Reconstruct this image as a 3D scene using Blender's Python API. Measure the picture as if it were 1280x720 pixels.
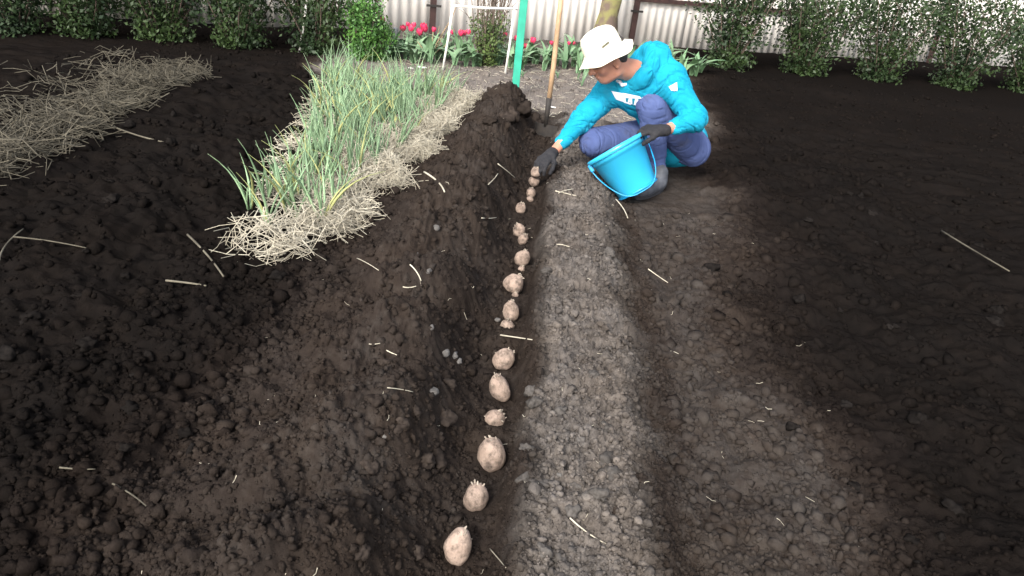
import bpy, bmesh, math, random
import numpy as np
from mathutils import Vector, Matrix
from mathutils.bvhtree import BVHTree

for o in list(bpy.data.objects):
    bpy.data.objects.remove(o)
random.seed(7)
rng = np.random.default_rng(7)
scene = bpy.context.scene
COL = scene.collection

# ------------------------------------------------------------------ camera
F, CAMH, ROLL, VPX, VPY = 900.0, 1.25, 6.5, 725, -76


def cam_basis():
    a = math.radians(ROLL)
    u, v = VPX - 640, VPY - 360
    u0 = u * math.cos(a) + v * math.sin(a)
    v0 = -u * math.sin(a) + v * math.cos(a)
    p = math.atan(-v0 / F)
    yaw = -math.atan2(u0, F * math.cos(p) - v0 * math.sin(p))
    fwd = np.array([math.sin(yaw) * math.cos(p), math.cos(yaw) * math.cos(p), -math.sin(p)])
    r0 = np.array([math.cos(yaw), -math.sin(yaw), 0])
    u0v = np.cross(r0, fwd)
    right = r0 * math.cos(a) + u0v * math.sin(a)
    return right, np.cross(right, fwd), fwd


CR, CU, CF = cam_basis()
CC = np.array([0, 0, CAMH])
cam = bpy.data.cameras.new('camera')
cam.sensor_fit = 'HORIZONTAL'
cam.sensor_width = 36
cam.lens = 36 * F / 1280
cam.clip_start = 0.02
cam.clip_end = 500
camo = bpy.data.objects.new('camera', cam)
COL.objects.link(camo)
M = Matrix.Identity(4)
for i in range(3):
    M[i][0], M[i][1], M[i][2], M[i][3] = CR[i], CU[i], -CF[i], CC[i]
camo.matrix_world = M
scene.camera = camo

# ------------------------------------------------------------------ light
SUN_DIR = Vector((-0.32, -0.95, 0.80)).normalized()
world = bpy.data.worlds.new('World')
scene.world = world
world.use_nodes = True
wn = world.node_tree
for n in list(wn.nodes):
    wn.nodes.remove(n)
sky = wn.nodes.new('ShaderNodeTexSky')
sky.sky_type = 'NISHITA'
sky.sun_disc = False
sky.sun_elevation = math.asin(SUN_DIR.z)
sky.sun_rotation = math.atan2(SUN_DIR.x, SUN_DIR.y)
sky.dust_density = 3.0
sky.air_density = 1.0
hsv = wn.nodes.new('ShaderNodeHueSaturation')
hsv.inputs['Saturation'].default_value = 0.45
bg = wn.nodes.new('ShaderNodeBackground')
bg.inputs['Strength'].default_value = 0.15
wo = wn.nodes.new('ShaderNodeOutputWorld')
wn.links.new(sky.outputs[0], hsv.inputs['Color'])
wn.links.new(hsv.outputs[0], bg.inputs[0])
wn.links.new(bg.outputs[0], wo.inputs[0])
sun = bpy.data.lights.new('sun', 'SUN')
sun.energy = 1.5
sun.angle = math.radians(14)
sun.color = (1.0, 0.96, 0.9)
suno = bpy.data.objects.new('sun', sun)
suno.rotation_euler = SUN_DIR.to_track_quat('Z', 'Y').to_euler()
suno.location = (-4, -4, 8)
COL.objects.link(suno)
vs = scene.view_settings
vs.view_transform = 'Standard'
vs.look = 'None'
vs.gamma = 1
vs.exposure = 1.5
vs.use_curve_mapping = False
scene.render.engine = 'CYCLES'


# ------------------------------------------------------------------ helpers
def ray(x, y):
    d = CF * F + CR * (x - 640) - CU * (y - 360)
    return d / np.linalg.norm(d)


def at(x, y, Y):                      # point on the pixel's ray at depth Y
    d = ray(x, y)
    return CC + d * ((Y - CC[1]) / d[1])


def atz(x, y, z=0.0):
    d = ray(x, y)
    return CC + d * ((z - CC[2]) / d[2])


def depth(P):
    return float((np.asarray(P) - CC) @ CF)


def V(p):
    return Vector((float(p[0]), float(p[1]), float(p[2])))


def nrm(v):
    v = np.asarray(v, float)
    return v / np.linalg.norm(v)


_T = np.random.default_rng(3).random((256, 256)).astype(np.float32)
_T3 = np.random.default_rng(4).random((64, 64, 64)).astype(np.float32)


def vnoise(x, y):                     # value noise 0..1
    xi = np.floor(x).astype(int)
    yi = np.floor(y).astype(int)
    fx, fy = x - xi, y - yi
    fx = fx * fx * fx * (fx * (fx * 6 - 15) + 10)
    fy = fy * fy * fy * (fy * (fy * 6 - 15) + 10)
    a, b = xi & 255, yi & 255
    a1, b1 = (a + 1) & 255, (b + 1) & 255
    return (_T[a, b] * (1 - fx) + _T[a1, b] * fx) * (1 - fy) + (_T[a, b1] * (1 - fx) + _T[a1, b1] * fx) * fy


def noise3(P):
    Pi = np.floor(P).astype(int)
    f = P - Pi
    f = f * f * (3 - 2 * f)
    r = 0
    for dx in (0, 1):
        for dy in (0, 1):
            for dz in (0, 1):
                w = (f[:, 0] if dx else 1 - f[:, 0]) * (f[:, 1] if dy else 1 - f[:, 1]) * (f[:, 2] if dz else 1 - f[:, 2])
                r = r + w * _T3[(Pi[:, 0] + dx) & 63, (Pi[:, 1] + dy) & 63, (Pi[:, 2] + dz) & 63]
    return r


def sstep(a, b, x):
    t = np.clip((x - a) / (b - a), 0, 1)
    return t * t * (3 - 2 * t)


def mesh_np(name, verts, faces, smooth=False):
    verts = np.asarray(verts, np.float32)
    faces = np.asarray(faces, np.int32)
    me = bpy.data.meshes.new(name)
    me.vertices.add(len(verts))
    me.vertices.foreach_set('co', verts.ravel())
    k = faces.shape[1]
    me.loops.add(faces.size)
    me.loops.foreach_set('vertex_index', faces.ravel())
    me.polygons.add(len(faces))
    me.polygons.foreach_set('loop_start', np.arange(0, faces.size, k, dtype=np.int32))
    me.update(calc_edges=True)
    if smooth:
        me.polygons.foreach_set('use_smooth', np.ones(len(faces), bool))
    return me


class MB:
    def __init__(s):
        s.v, s.f = [], []

    def add(s, vs_, fs_):
        b = len(s.v)
        s.v += [tuple(float(c) for c in q) for q in vs_]
        s.f += [tuple(i + b for i in q) for q in fs_]

    def tube(s, pts, rad, n=8, cap=True):
        pts = [np.asarray(p, float) for p in pts]
        if not hasattr(rad, '__len__'):
            rad = [rad] * len(pts)
        ref = None
        vs_, fs_ = [], []
        for i, p in enumerate(pts):
            t = nrm(pts[min(i + 1, len(pts) - 1)] - pts[max(i - 1, 0)])
            if ref is None:
                ref = nrm(np.cross(t, (0.3, 0.9, 0.2) if abs(t[1]) < 0.9 else (1, 0, 0)))
            ref = nrm(ref - t * (ref @ t))
            b = np.cross(t, ref)
            for k in range(n):
                a = 2 * math.pi * k / n
                vs_.append(p + rad[i] * (math.cos(a) * ref + math.sin(a) * b))
        for i in range(len(pts) - 1):
            for k in range(n):
                k2 = (k + 1) % n
                fs_.append((i * n + k, i * n + k2, (i + 1) * n + k2, (i + 1) * n + k))
        if cap:
            fs_.append(tuple(range(n - 1, -1, -1)))
            fs_.append(tuple((len(pts) - 1) * n + k for k in range(n)))
        s.add(vs_, fs_)

    def box(s, c, ax, ay, az):        # centre and three half-axes
        c, ax, ay, az = [np.asarray(q, float) for q in (c, ax, ay, az)]
        vs_ = [c + i * ax + j * ay + k * az for i in (-1, 1) for j in (-1, 1) for k in (-1, 1)]
        s.add(vs_, [(0, 1, 3, 2), (4, 6, 7, 5), (0, 4, 5, 1), (2, 3, 7, 6), (0, 2, 6, 4), (1, 5, 7, 3)])

    def mesh(s, name, smooth=True):
        me = bpy.data.meshes.new(name)
        me.from_pydata(s.v, [], s.f)
        me.update()
        if smooth:
            me.polygons.foreach_set('use_smooth', np.ones(len(me.polygons), bool))
        return me


def obj(name, me, m=None, parent=None, loc=None):
    o = bpy.data.objects.new(name, me)
    COL.objects.link(o)
    if m is not None and me is not None and not me.materials:
        me.materials.append(m)
    if parent is not None:
        o.parent = parent
    if loc is not None:
        o.location = loc
    return o


def tag(o, label=None, cat=None, group=None, kind=None):
    if label:
        o['label'] = label
    if cat:
        o['category'] = cat
    if group:
        o['group'] = group
    if kind:
        o['kind'] = kind
    return o


def empty(name, loc):
    o = bpy.data.objects.new(name, None)
    o.empty_display_size = 0.05
    o.location = V(loc)
    COL.objects.link(o)
    return o


def adopt(child, parent):             # child built in world coordinates
    child.parent = parent
    child.matrix_parent_inverse = Matrix.Translation(parent.location).inverted()
    return child


# ------------------------------------------------------------------ materials
def mat(name, c1, c2=None, scale=20, rough=0.8, bump=0.0, bscale=None, detail=4, spec=0.3, coord='Object', trans=0.0, ramp=(0.35, 0.65), rand=0.0, dirt=None):
    m = bpy.data.materials.new(name)
    m.use_nodes = True
    nt = m.node_tree
    b = nt.nodes['Principled BSDF']
    b.inputs['Roughness'].default_value = rough
    b.inputs['Specular IOR Level'].default_value = spec
    if trans:
        b.inputs['Transmission Weight'].default_value = 0
        b.inputs['Subsurface Weight'].default_value = trans
        b.inputs['Subsurface Radius'].default_value = (0.01, 0.01, 0.005)
        b.inputs['Subsurface Scale'].default_value = 0.3
    tc = nt.nodes.new('ShaderNodeTexCoord')
    c2 = c2 or tuple(x * 0.8 for x in c1)
    nz = nt.nodes.new('ShaderNodeTexNoise')
    nz.inputs['Scale'].default_value = scale
    nz.inputs['Detail'].default_value = detail
    nt.links.new(tc.outputs[coord], nz.inputs['Vector'])
    cr = nt.nodes.new('ShaderNodeValToRGB')
    cr.color_ramp.elements[0].position = ramp[0]
    cr.color_ramp.elements[1].position = ramp[1]
    cr.color_ramp.elements[0].color = (*c1, 1)
    cr.color_ramp.elements[1].color = (*c2, 1)
    nt.links.new(nz.outputs['Fac'], cr.inputs[0])
    out = cr.outputs[0]
    if rand:
        oi = nt.nodes.new('ShaderNodeObjectInfo')
        mr = nt.nodes.new('ShaderNodeMapRange')
        mr.inputs['To Min'].default_value = 1 - rand
        mr.inputs['To Max'].default_value = 1 + rand
        nt.links.new(oi.outputs['Random'], mr.inputs['Value'])
        hs = nt.nodes.new('ShaderNodeHueSaturation')
        nt.links.new(mr.outputs[0], hs.inputs['Value'])
        nt.links.new(out, hs.inputs['Color'])
        out = hs.outputs[0]
    if dirt:
        dc, dsc, d0, d1 = dirt
        n4 = nt.nodes.new('ShaderNodeTexNoise')
        n4.inputs['Scale'].default_value = dsc
        n4.inputs['Detail'].default_value = 8
        n4.inputs['Roughness'].default_value = 0.65
        oi2 = nt.nodes.new('ShaderNodeObjectInfo')
        va = nt.nodes.new('ShaderNodeVectorMath')
        nt.links.new(tc.outputs[coord], va.inputs[0])
        nt.links.new(oi2.outputs['Location'], va.inputs[1])
        nt.links.new(va.outputs[0], n4.inputs['Vector'])
        m4 = nt.nodes.new('ShaderNodeMapRange')
        m4.inputs['From Min'].default_value = d0
        m4.inputs['From Max'].default_value = d1
        nt.links.new(n4.outputs['Fac'], m4.inputs['Value'])
        mx4 = nt.nodes.new('ShaderNodeMix')
        mx4.data_type = 'RGBA'
        nt.links.new(m4.outputs[0], mx4.inputs['Factor'])
        nt.links.new(out, mx4.inputs[6])
        mx4.inputs[7].default_value = (*dc, 1)
        out = mx4.outputs[2]
    nt.links.new(out, b.inputs['Base Color'])
    if bump:
        n2 = nt.nodes.new('ShaderNodeTexNoise')
        n2.inputs['Scale'].default_value = bscale or scale * 4
        n2.inputs['Detail'].default_value = 6
        nt.links.new(tc.outputs[coord], n2.inputs['Vector'])
        bp = nt.nodes.new('ShaderNodeBump')
        bp.inputs['Strength'].default_value = bump
        bp.inputs['Distance'].default_value = 0.004
        nt.links.new(n2.outputs['Fac'], bp.inputs['Height'])
        nt.links.new(bp.outputs[0], b.inputs['Normal'])
    return m


def soil_material():
    m = bpy.data.materials.new('garden_soil')
    m.use_nodes = True
    nt = m.node_tree
    L = nt.links.new
    b = nt.nodes['Principled BSDF']
    b.inputs['Roughness'].default_value = 0.95
    b.inputs['Specular IOR Level'].default_value = 0.0
    tc = nt.nodes.new('ShaderNodeTexCoord')
    at_ = nt.nodes.new('ShaderNodeAttribute')
    at_.attribute_name = 'moist_dim'  # soil moisture, plus dimming painted over the side ground
    n1 = nt.nodes.new('ShaderNodeTexNoise')
    n1.inputs['Scale'].default_value = 28
    n1.inputs['Detail'].default_value = 7
    n1.inputs['Roughness'].default_value = 0.68
    L(tc.outputs['Object'], n1.inputs['Vector'])
    ma = nt.nodes.new('ShaderNodeMath')
    ma.operation = 'MULTIPLY_ADD'
    L(n1.outputs['Fac'], ma.inputs[0])
    ma.inputs[1].default_value = 0.55
    ma.inputs[2].default_value = -0.275
    ad = nt.nodes.new('ShaderNodeMath')
    ad.operation = 'ADD'
    L(at_.outputs['Fac'], ad.inputs[0])
    L(ma.outputs[0], ad.inputs[1])
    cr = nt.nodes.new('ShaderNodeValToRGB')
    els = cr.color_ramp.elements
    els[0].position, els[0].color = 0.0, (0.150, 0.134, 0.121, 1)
    els[1].position, els[1].color = 1.0, (0.0072, 0.0062, 0.0057, 1)  # darkest stop puts the dimming of the side ground into the colour
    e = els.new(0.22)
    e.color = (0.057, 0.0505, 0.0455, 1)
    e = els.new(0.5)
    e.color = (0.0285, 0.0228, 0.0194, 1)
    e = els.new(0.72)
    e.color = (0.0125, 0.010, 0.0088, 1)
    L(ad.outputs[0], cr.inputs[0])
    n2 = nt.nodes.new('ShaderNodeTexNoise')
    n2.inputs['Scale'].default_value = 6
    n2.inputs['Detail'].default_value = 3
    L(tc.outputs['Object'], n2.inputs['Vector'])
    c2 = nt.nodes.new('ShaderNodeValToRGB')
    c2.color_ramp.elements[0].position = 0.4
    c2.color_ramp.elements[0].color = (1.0, 0.99, 0.985, 1)
    c2.color_ramp.elements[1].position = 0.65
    c2.color_ramp.elements[1].color = (1.05, 1.0, 0.95, 1)
    L(n2.outputs['Fac'], c2.inputs[0])
    mx = nt.nodes.new('ShaderNodeMix')
    mx.data_type = 'RGBA'
    mx.blend_type = 'MULTIPLY'
    mx.inputs['Factor'].default_value = 1
    L(cr.outputs[0], mx.inputs[6])
    L(c2.outputs[0], mx.inputs[7])
    L(mx.outputs[2], b.inputs['Base Color'])
    n3 = nt.nodes.new('ShaderNodeTexNoise')
    n3.inputs['Scale'].default_value = 130
    n3.inputs['Detail'].default_value = 8
    n3.inputs['Roughness'].default_value = 0.75
    L(tc.outputs['Object'], n3.inputs['Vector'])
    bp = nt.nodes.new('ShaderNodeBump')
    bp.inputs['Strength'].default_value = 0.9
    bp.inputs['Distance'].default_value = 0.006
    L(n3.outputs['Fac'], bp.inputs['Height'])
    L(bp.outputs[0], b.inputs['Normal'])
    return m


SOIL = soil_material()
CLOD_DRY = mat('dry_clod', (0.088, 0.080, 0.073), (0.055, 0.049, 0.044), 2.2, 1.0, 0.0, 5, spec=0.0, detail=8, rand=0.2)
CLOD_DAMP = mat('damp_clod', (0.038, 0.030, 0.025), (0.021, 0.0165, 0.014), 2.2, 1.0, 0.0, 5, spec=0.0, detail=8, rand=0.25)
CLOD_DIMMED = mat('dimmed_clod', (0.0125, 0.0108, 0.0098), (0.0072, 0.0062, 0.0057), 2.2, 1.0, 0.0, 5, spec=0.0, detail=8, rand=0.25)  # side clods: soil colour with dimming painted in
PEBBLE = mat('pebble_stone', (0.135, 0.125, 0.115), (0.075, 0.068, 0.062), 2.0, 0.9, detail=8, rand=0.25)
DIMMED_STRAW = mat('dimmed_straw', (0.135, 0.12, 0.09), (0.07, 0.062, 0.047), 9, 0.8, rand=0.2, spec=0.1)  # straw darkened in its colour to dim the side areas
STRAW = mat('dry_straw', (0.57, 0.52, 0.41), (0.38, 0.34, 0.26), 9, 0.6, rand=0.15, spec=0.3)
POTATO = mat('potato_skin', (0.335, 0.255, 0.205), (0.24, 0.178, 0.14), 34, 0.9, 0.7, 200, detail=9, rand=0.16, spec=0.15, dirt=((0.07, 0.054, 0.044), 40, 0.45, 0.66))
SPROUT = mat('potato_sprout', (0.38, 0.33, 0.26), (0.20, 0.155, 0.125), 120, 0.7, 0.3, 300, rand=0.25)
ONION = mat('onion_leaf', (0.145, 0.235, 0.13), (0.22, 0.305, 0.165), 7, 0.5, spec=0.4, rand=0.3)
ONION_OLD = mat('yellowing_onion_leaf', (0.36, 0.35, 0.14), (0.25, 0.28, 0.11), 9, 0.55, rand=0.2)
FENCE_M = mat('white_corrugated_sheet', (0.86, 0.825, 0.775), (0.80, 0.75, 0.69), 2.2, 0.6, 0.1, 40, dirt=((0.55, 0.50, 0.45), 5, 0.58, 0.85))
RUST = mat('brown_post_paint', (0.060, 0.032, 0.028), (0.035, 0.020, 0.018), 14, 0.6, 0.3, 60)
WHITE_PIPE = mat('white_painted_pipe', (0.80, 0.79, 0.74), (0.66, 0.63, 0.56), 12, 0.5)
GREY_POST = mat('grey_concrete', (0.17, 0.18, 0.185), (0.115, 0.12, 0.125), 20, 0.85, 0.4, 90)
GREEN_STAKE = mat('green_stake_plastic', (0.035, 0.36, 0.24), (0.028, 0.27, 0.185), 10, 0.5)
WOOD = mat('worn_ash_handle', (0.42, 0.28, 0.165), (0.30, 0.19, 0.11), 16, 0.6, 0.2, 80)
STEEL = mat('dark_spade_steel', (0.022, 0.020, 0.019), (0.036, 0.030, 0.026), 25, 0.7, 0.3, 90)
BARK = mat('mossy_bark', (0.20, 0.185, 0.075), (0.13, 0.095, 0.075), 7, 0.9, 1.0, 45, ramp=(0.42, 0.56))
TWIG = mat('grey_twig', (0.17, 0.13, 0.10), (0.10, 0.075, 0.06), 20, 0.85)
DEADTWIG = mat('dead_stem', (0.34, 0.25, 0.15), (0.22, 0.16, 0.10), 20, 0.85)
LEAF_B = mat('bright_shrub_leaf', (0.085, 0.20, 0.035), (0.045, 0.115, 0.028), 9, 0.5, spec=0.4)
LEAF_D = mat('dark_shrub_leaf', (0.036, 0.062, 0.018), (0.014, 0.028, 0.011), 3.2, 0.55, spec=0.3)
LEAF_O = mat('olive_leaf', (0.10, 0.145, 0.04), (0.055, 0.085, 0.03), 9, 0.55)
TULIP_LEAF = mat('tulip_leaf', (0.11, 0.205, 0.105), (0.17, 0.26, 0.145), 6, 0.5, rand=0.25)
TULIP_RED = mat('red_tulip_petal', (0.72, 0.055, 0.14), (0.58, 0.03, 0.09), 20, 0.5, rand=0.2)
SKIN = mat('skin', (0.50, 0.245, 0.165), (0.42, 0.19, 0.125), 14, 0.5, trans=0.15)
HOODIE = mat('turquoise_fleece', (0.014, 0.275, 0.41), (0.010, 0.23, 0.355), 9, 0.95, 0.3, 400, spec=0.05, dirt=((0.05, 0.18, 0.25), 5, 0.55, 0.9))
HOODIE_TRIM = mat('hood_lining', (0.34, 0.45, 0.58), (0.28, 0.38, 0.5), 30, 0.9)
TROUSER = mat('blue_trouser_cloth', (0.078, 0.104, 0.222), (0.056, 0.077, 0.178), 7, 0.9, 0.3, 300, spec=0.05, dirt=((0.075, 0.072, 0.085), 6, 0.55, 0.85))
HAT_M = mat('cream_cotton', (0.80, 0.755, 0.61), (0.73, 0.675, 0.52), 12, 0.9, 0.25, 400, spec=0.1, dirt=((0.52, 0.46, 0.35), 14, 0.62, 0.9))
OLIVE = mat('olive_tag', (0.13, 0.125, 0.085), None, 40, 0.8)
PRINT = mat('white_print', (0.78, 0.77, 0.84), (0.70, 0.70, 0.78), 30, 0.7)
GLOVE = mat('black_work_glove', (0.014, 0.014, 0.017), (0.022, 0.021, 0.023), 60, 0.8, 0.5, 500)
SHOE = mat('dark_grey_shoe', (0.085, 0.090, 0.105), (0.05, 0.054, 0.064), 25, 0.6, 0.2, 200)
SOLE = mat('shoe_sole_rubber', (0.030, 0.030, 0.034), None, 25, 0.7)
HAIR = mat('dark_hair', (0.03, 0.022, 0.018), (0.06, 0.05, 0.045), 90, 0.7, 0.6, 400)
EYE = mat('eye', (0.03, 0.02, 0.015), None, 20, 0.2)
BUCKET_M = mat('bright_blue_plastic', (0.035, 0.42, 0.68), (0.028, 0.38, 0.64), 6, 0.26, spec=0.6, dirt=((0.06, 0.09, 0.11), 7, 0.60, 0.80))
BUCKET_D = mat('mid_blue_plastic', (0.010, 0.30, 0.62), None, 6, 0.35, spec=0.5)
DEBRIS = mat('white_litter', (0.72, 0.70, 0.68), (0.55, 0.53, 0.5), 40, 0.7)

# ------------------------------------------------------------------ soil relief
XF = -0.07
# potatoes: px centre, px width, px height, tilt, embed
POTS = [(573, 684, 33, 47, 0.10, 0.10), (595, 621, 34, 38, -0.05, 0.1), (613, 568, 34, 43, 0.05, 0.1), (619, 524, 27, 26, 0.2, 0.42),
        (624, 485, 26, 33, -0.1, 0.1), (630, 449, 25, 29, 0.25, 0.1), (634, 409, 20, 20, 0.1, 0.45), (639, 389, 20, 26, -0.1, 0.1),
        (643, 354, 25, 25, 0.3, 0.1), (644, 369, 9, 8, 0.3, 0.3), (653, 323, 19, 21, 0.05, 0.1), (652, 336, 9, 9, 0.3, 0.3),
        (649, 288, 15, 17, -0.2, 0.1), (654, 299, 14, 14, 0.3, 0.2), (651, 260, 14, 15, 0.15, 0.1), (664, 241, 12, 13, 0.0, 0.1),
        (663, 249, 9, 7, 0.5, 0.3), (668, 227, 14, 13, 0.1, 0.1), (670, 215, 13, 13, 0.1, 0.0)]


def pot_place(i):
    x, y, w, h, tl, em = POTS[i]
    z = 0.03
    for _ in range(4):
        P = atz(x, y, z)
        dz = depth(P)
        hm, wm = h * dz / F, w * dz / F
        z = hm * (0.5 - em)
    if i == 18:
        z = 0.085
        P = atz(x, y, z)
    return P, wm, hm, tl


PP = [pot_place(i) for i in range(len(POTS))]
PXY = np.array([[p[0][0], p[0][1], p[1]] for p in PP[:-1]])
BARS = [(618, 548, 0.050, 0.085, 0.035), (637, 421, 0.045, 0.09, 0.045), (650, 340, 0.02, 0.07, 0.03)]
BARS = [(*atz(b[0], b[1], 0.02)[:2], *b[2:]) for b in BARS]


def relief(x, y, fine=True):
    x = np.asarray(x, float)
    y = np.asarray(y, float)
    xf = XF + 0.012 * np.sin(y * 5.1) + 0.008 * np.sin(y * 11.3 + 1)
    dx = x - xf
    end = 1 - sstep(5.25, 5.75, y)
    endr = 1 - 0.65 * sstep(3.3, 4.3, y)
    endr = endr * (1 - sstep(4.8, 5.4, y))
    # left bank, hoed lobes thrown out of each planting hole
    ph = (y - 0.60 * dx) / 0.42 + 0.35 * vnoise(y * 1.7 + 9, y * 0 + 3.3)
    lobe = 0.5 + 0.5 * np.cos(2 * np.pi * ph)
    up = sstep(-0.035, -0.27, dx)
    dn = 1 - sstep(-0.34, -0.68, dx)
    Hl = 0.125 + 0.105 * lobe * sstep(-0.03, -0.2, dx) + 0.03 * (vnoise(x * 4 + 3, y * 4) - 0.5) + 0.06 * sstep(4.3, 5.1, y)
    left = up * (0.055 + (Hl - 0.055) * dn) * end
    left = left + 0.02 * (1 - end) * sstep(-0.1, 0.1, -dx)
    # right dry ridge
    edge = 0.40 + 0.05 * (vnoise(y * 3.1 + 5, y * 0 + 7.1) - 0.5) * 2
    edge = edge + 0.035 * np.cos(2 * np.pi * (y + 0.5 * dx) / 0.42)
    ur = sstep(0.038, 0.078 + 0.035 * vnoise(y * 6, y * 0 + 2), dx)
    fall = 1 - sstep(-0.03, 0.10, dx - edge)
    right = ur * (0.030 + (0.068 + 0.010 * np.cos(2 * np.pi * (y + 0.35 * dx) / 0.45)) * fall * endr)
    h = left + right
    # open ground either side, gently heaped
    side = sstep(0.55, 0.95, np.abs(dx)) * (1 - sstep(5.5, 6.5, y))
    h = h + side * (0.07 * (vnoise(x * 1.7 + 40, y * 1.7 + 11) - 0.45) + 0.045 * (vnoise(x * 4.3 + 4, y * 4.3) - 0.5))
    # soil bars across the furrow
    for bx, by, bh, sx, sy in BARS:
        h = np.maximum(h, bh * np.exp(-((x - bx) / sx) ** 2 - ((y - by) / sy) ** 2) * 1.0)
    # far bed behind the rows
    h = h + 0.03 * sstep(5.6, 6.4, y) + 0.05 * sstep(7.6, 8.2, y)
    if fine:
        rough = 0.55 + 0.45 * (1 - sstep(5.5, 6.5, y))
        fl = 1 - 0.45 * np.exp(-(dx / 0.055) ** 2)
        n = 0.030 * (vnoise(x * 11, y * 11) - 0.5) + 0.020 * (vnoise(x * 25 + 7, y * 25) - 0.5)
        bl = np.abs(vnoise(x * 46 + 3, y * 46 + 9) - 0.5) * 2
        b2 = np.abs(vnoise(x * 95 + 13, y * 95 + 2) - 0.5) * 2
        sd_ = 1 - 0.7 * sstep(0.42, 0.6, np.abs(dx + 0.05))
        rg = 1 + 0.5 * sstep(0.08, 0.14, dx) * (1 - sstep(0.4, 0.5, dx))
        n = n + sd_ * rg * 0.016 * (0.5 - bl) + sd_ * rg * 0.009 * (0.5 - b2) + (1 - sd_) * (0.017 * (vnoise(x * 40 + 1, y * 40) - 0.5) + 0.010 * (vnoise(x * 83, y * 83 + 6) - 0.5)) + 0.005 * (vnoise(x * 190, y * 190) - 0.5)
        # drag marks on the left bank
        dm = sstep(-0.06, -0.12, dx) * (1 - sstep(-0.25, -0.4, dx)) * end
        n = n * (1 - 0.25 * dm) * (1 + 0.45 * sstep(-0.1, -0.25, dx)) + dm * 0.006 * (vnoise((y + 0.8 * dx) * 60, (dx - 0.8 * y) * 6) - 0.5)
        h = h + n * rough * fl
    kf = np.exp(-((x - 0.62) / 0.26) ** 4 - ((y - 4.02) / 0.42) ** 4)
    h = h * (1 - kf) + kf * (0.012 + 0.25 * (h - 0.03))
    # potatoes sit in small seats
    for px_, py_, w in PXY:
        m_ = (np.abs(x - px_) < 0.12) & (np.abs(y - py_) < 0.12)
        if np.any(m_):
            r = np.hypot(x - px_, y - py_)
            k = np.where(m_, 1 - sstep(w * 0.5, w * 0.5 + 0.035, r), 0)
            h = h * (1 - k) + k * np.minimum(h, 0.004)
    return h


def moist_dim(x, y):  # moisture near the rows, painted dimming towards both sides
    dx = x - XF
    w1 = (vnoise(x * 5, y * 5) - 0.5) * 0.22
    d = dx + w1 * 0.5
    m = np.full_like(np.asarray(x, float), 0.54)
    w1 = w1 + (vnoise(x * 17 + 4, y * 17) - 0.5) * 0.14
    dry = sstep(0.055, 0.135, d) * (1 - sstep(0.33, 0.50, d))
    m = m - 0.42 * dry
    m = m - 0.15 * sstep(0.46, 0.55, d)                       # raked slope
    m = m - 0.04 * sstep(-0.12, -0.3, d) * (1 - sstep(-0.42, -0.6, d)) * (0.4 + 1.2 * vnoise(x * 9, y * 9 + 5))
    back = sstep(5.35, 5.75, y + w1)
    m = m * (1 - back) + (-0.12 + w1 * 0.7) * back
    m = np.where((y > 3.6) & (dx > 0.4), np.minimum(m, 0.46), m)
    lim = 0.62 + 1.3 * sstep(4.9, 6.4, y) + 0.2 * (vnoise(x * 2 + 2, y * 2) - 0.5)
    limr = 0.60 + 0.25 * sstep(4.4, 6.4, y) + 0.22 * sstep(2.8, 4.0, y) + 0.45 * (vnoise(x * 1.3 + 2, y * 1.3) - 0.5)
    m = m + (1.0 - m) * sstep(0, 0.42, -d - lim) * 0.95  # dimming painted into the soil colour at far left
    m = m + (1.0 - m) * sstep(0, 0.7, d - limr) * 0.95  # same painted dimming at far right
    bed = sstep(7.9, 8.3, y) * 0.3
    return np.clip(m + w1 * 0.35 + bed, -0.15, 1)


def gpt(x, y, lift=0.0):              # ground point under a pixel
    z = 0.05
    for _ in range(12):
        P = atz(x, y, z)
        z = 0.5 * z + 0.5 * float(relief(P[0:1], P[1:2])[0])
    return np.array([P[0], P[1], float(relief(P[0:1], P[1:2])[0]) + lift])


def hz(x, y):
    return float(relief(np.array([x]), np.array([y]))[0])


def graded(lo, hi, c0, c1, d0, g_in, g_out, mid):
    a = list(np.arange(c0, c1, d0))
    v, d = a[-1], d0
    while v < hi:
        d *= (1 + (g_in if abs(v) < mid else g_out))
        v += d
        a.append(v)
    v, d = a[0], d0
    b = []
    while v > lo:
        d *= (1 + (g_in if abs(v) < mid else g_out))
        v -= d
        b.append(v)
    return np.array(b[::-1] + a)


gx = graded(-45, 45, -0.5, 0.5, 0.0042, 0.007, 0.06, 2.0)
gy = [-8, -4, -2, -1, -0.4, 0, 0.3, 0.5, 0.6]
v = 0.66
while v < 6:
    gy.append(v)
    v += 0.0035 + 0.0032 * (v - 0.6)
while v < 90:
    gy.append(v)
    v += max(0.03, 0.06 * (v - 5.5))
gy = np.array(gy)
GX, GY = np.meshgrid(gx, gy, indexing='xy')
GZ = relief(GX.ravel(), GY.ravel()).reshape(GX.shape)
nx_, ny_ = len(gx), len(gy)
idx = np.arange(nx_ * ny_).reshape(ny_, nx_)
quads = np.stack([idx[:-1, :-1], idx[:-1, 1:], idx[1:, 1:], idx[1:, :-1]], -1).reshape(-1, 4)
me = mesh_np('garden_soil', np.stack([GX.ravel(), GY.ravel(), GZ.ravel()], 1), quads, True)
a_ = me.attributes.new('moist_dim', 'FLOAT', 'POINT')
a_.data.foreach_set('value', moist_dim(GX.ravel(), GY.ravel()).astype(np.float32))
ground = tag(obj('garden_soil', me, SOIL), 'dug dark garden soil with a planting furrow and a dry crumbly ridge', 'soil', kind='structure')

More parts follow.
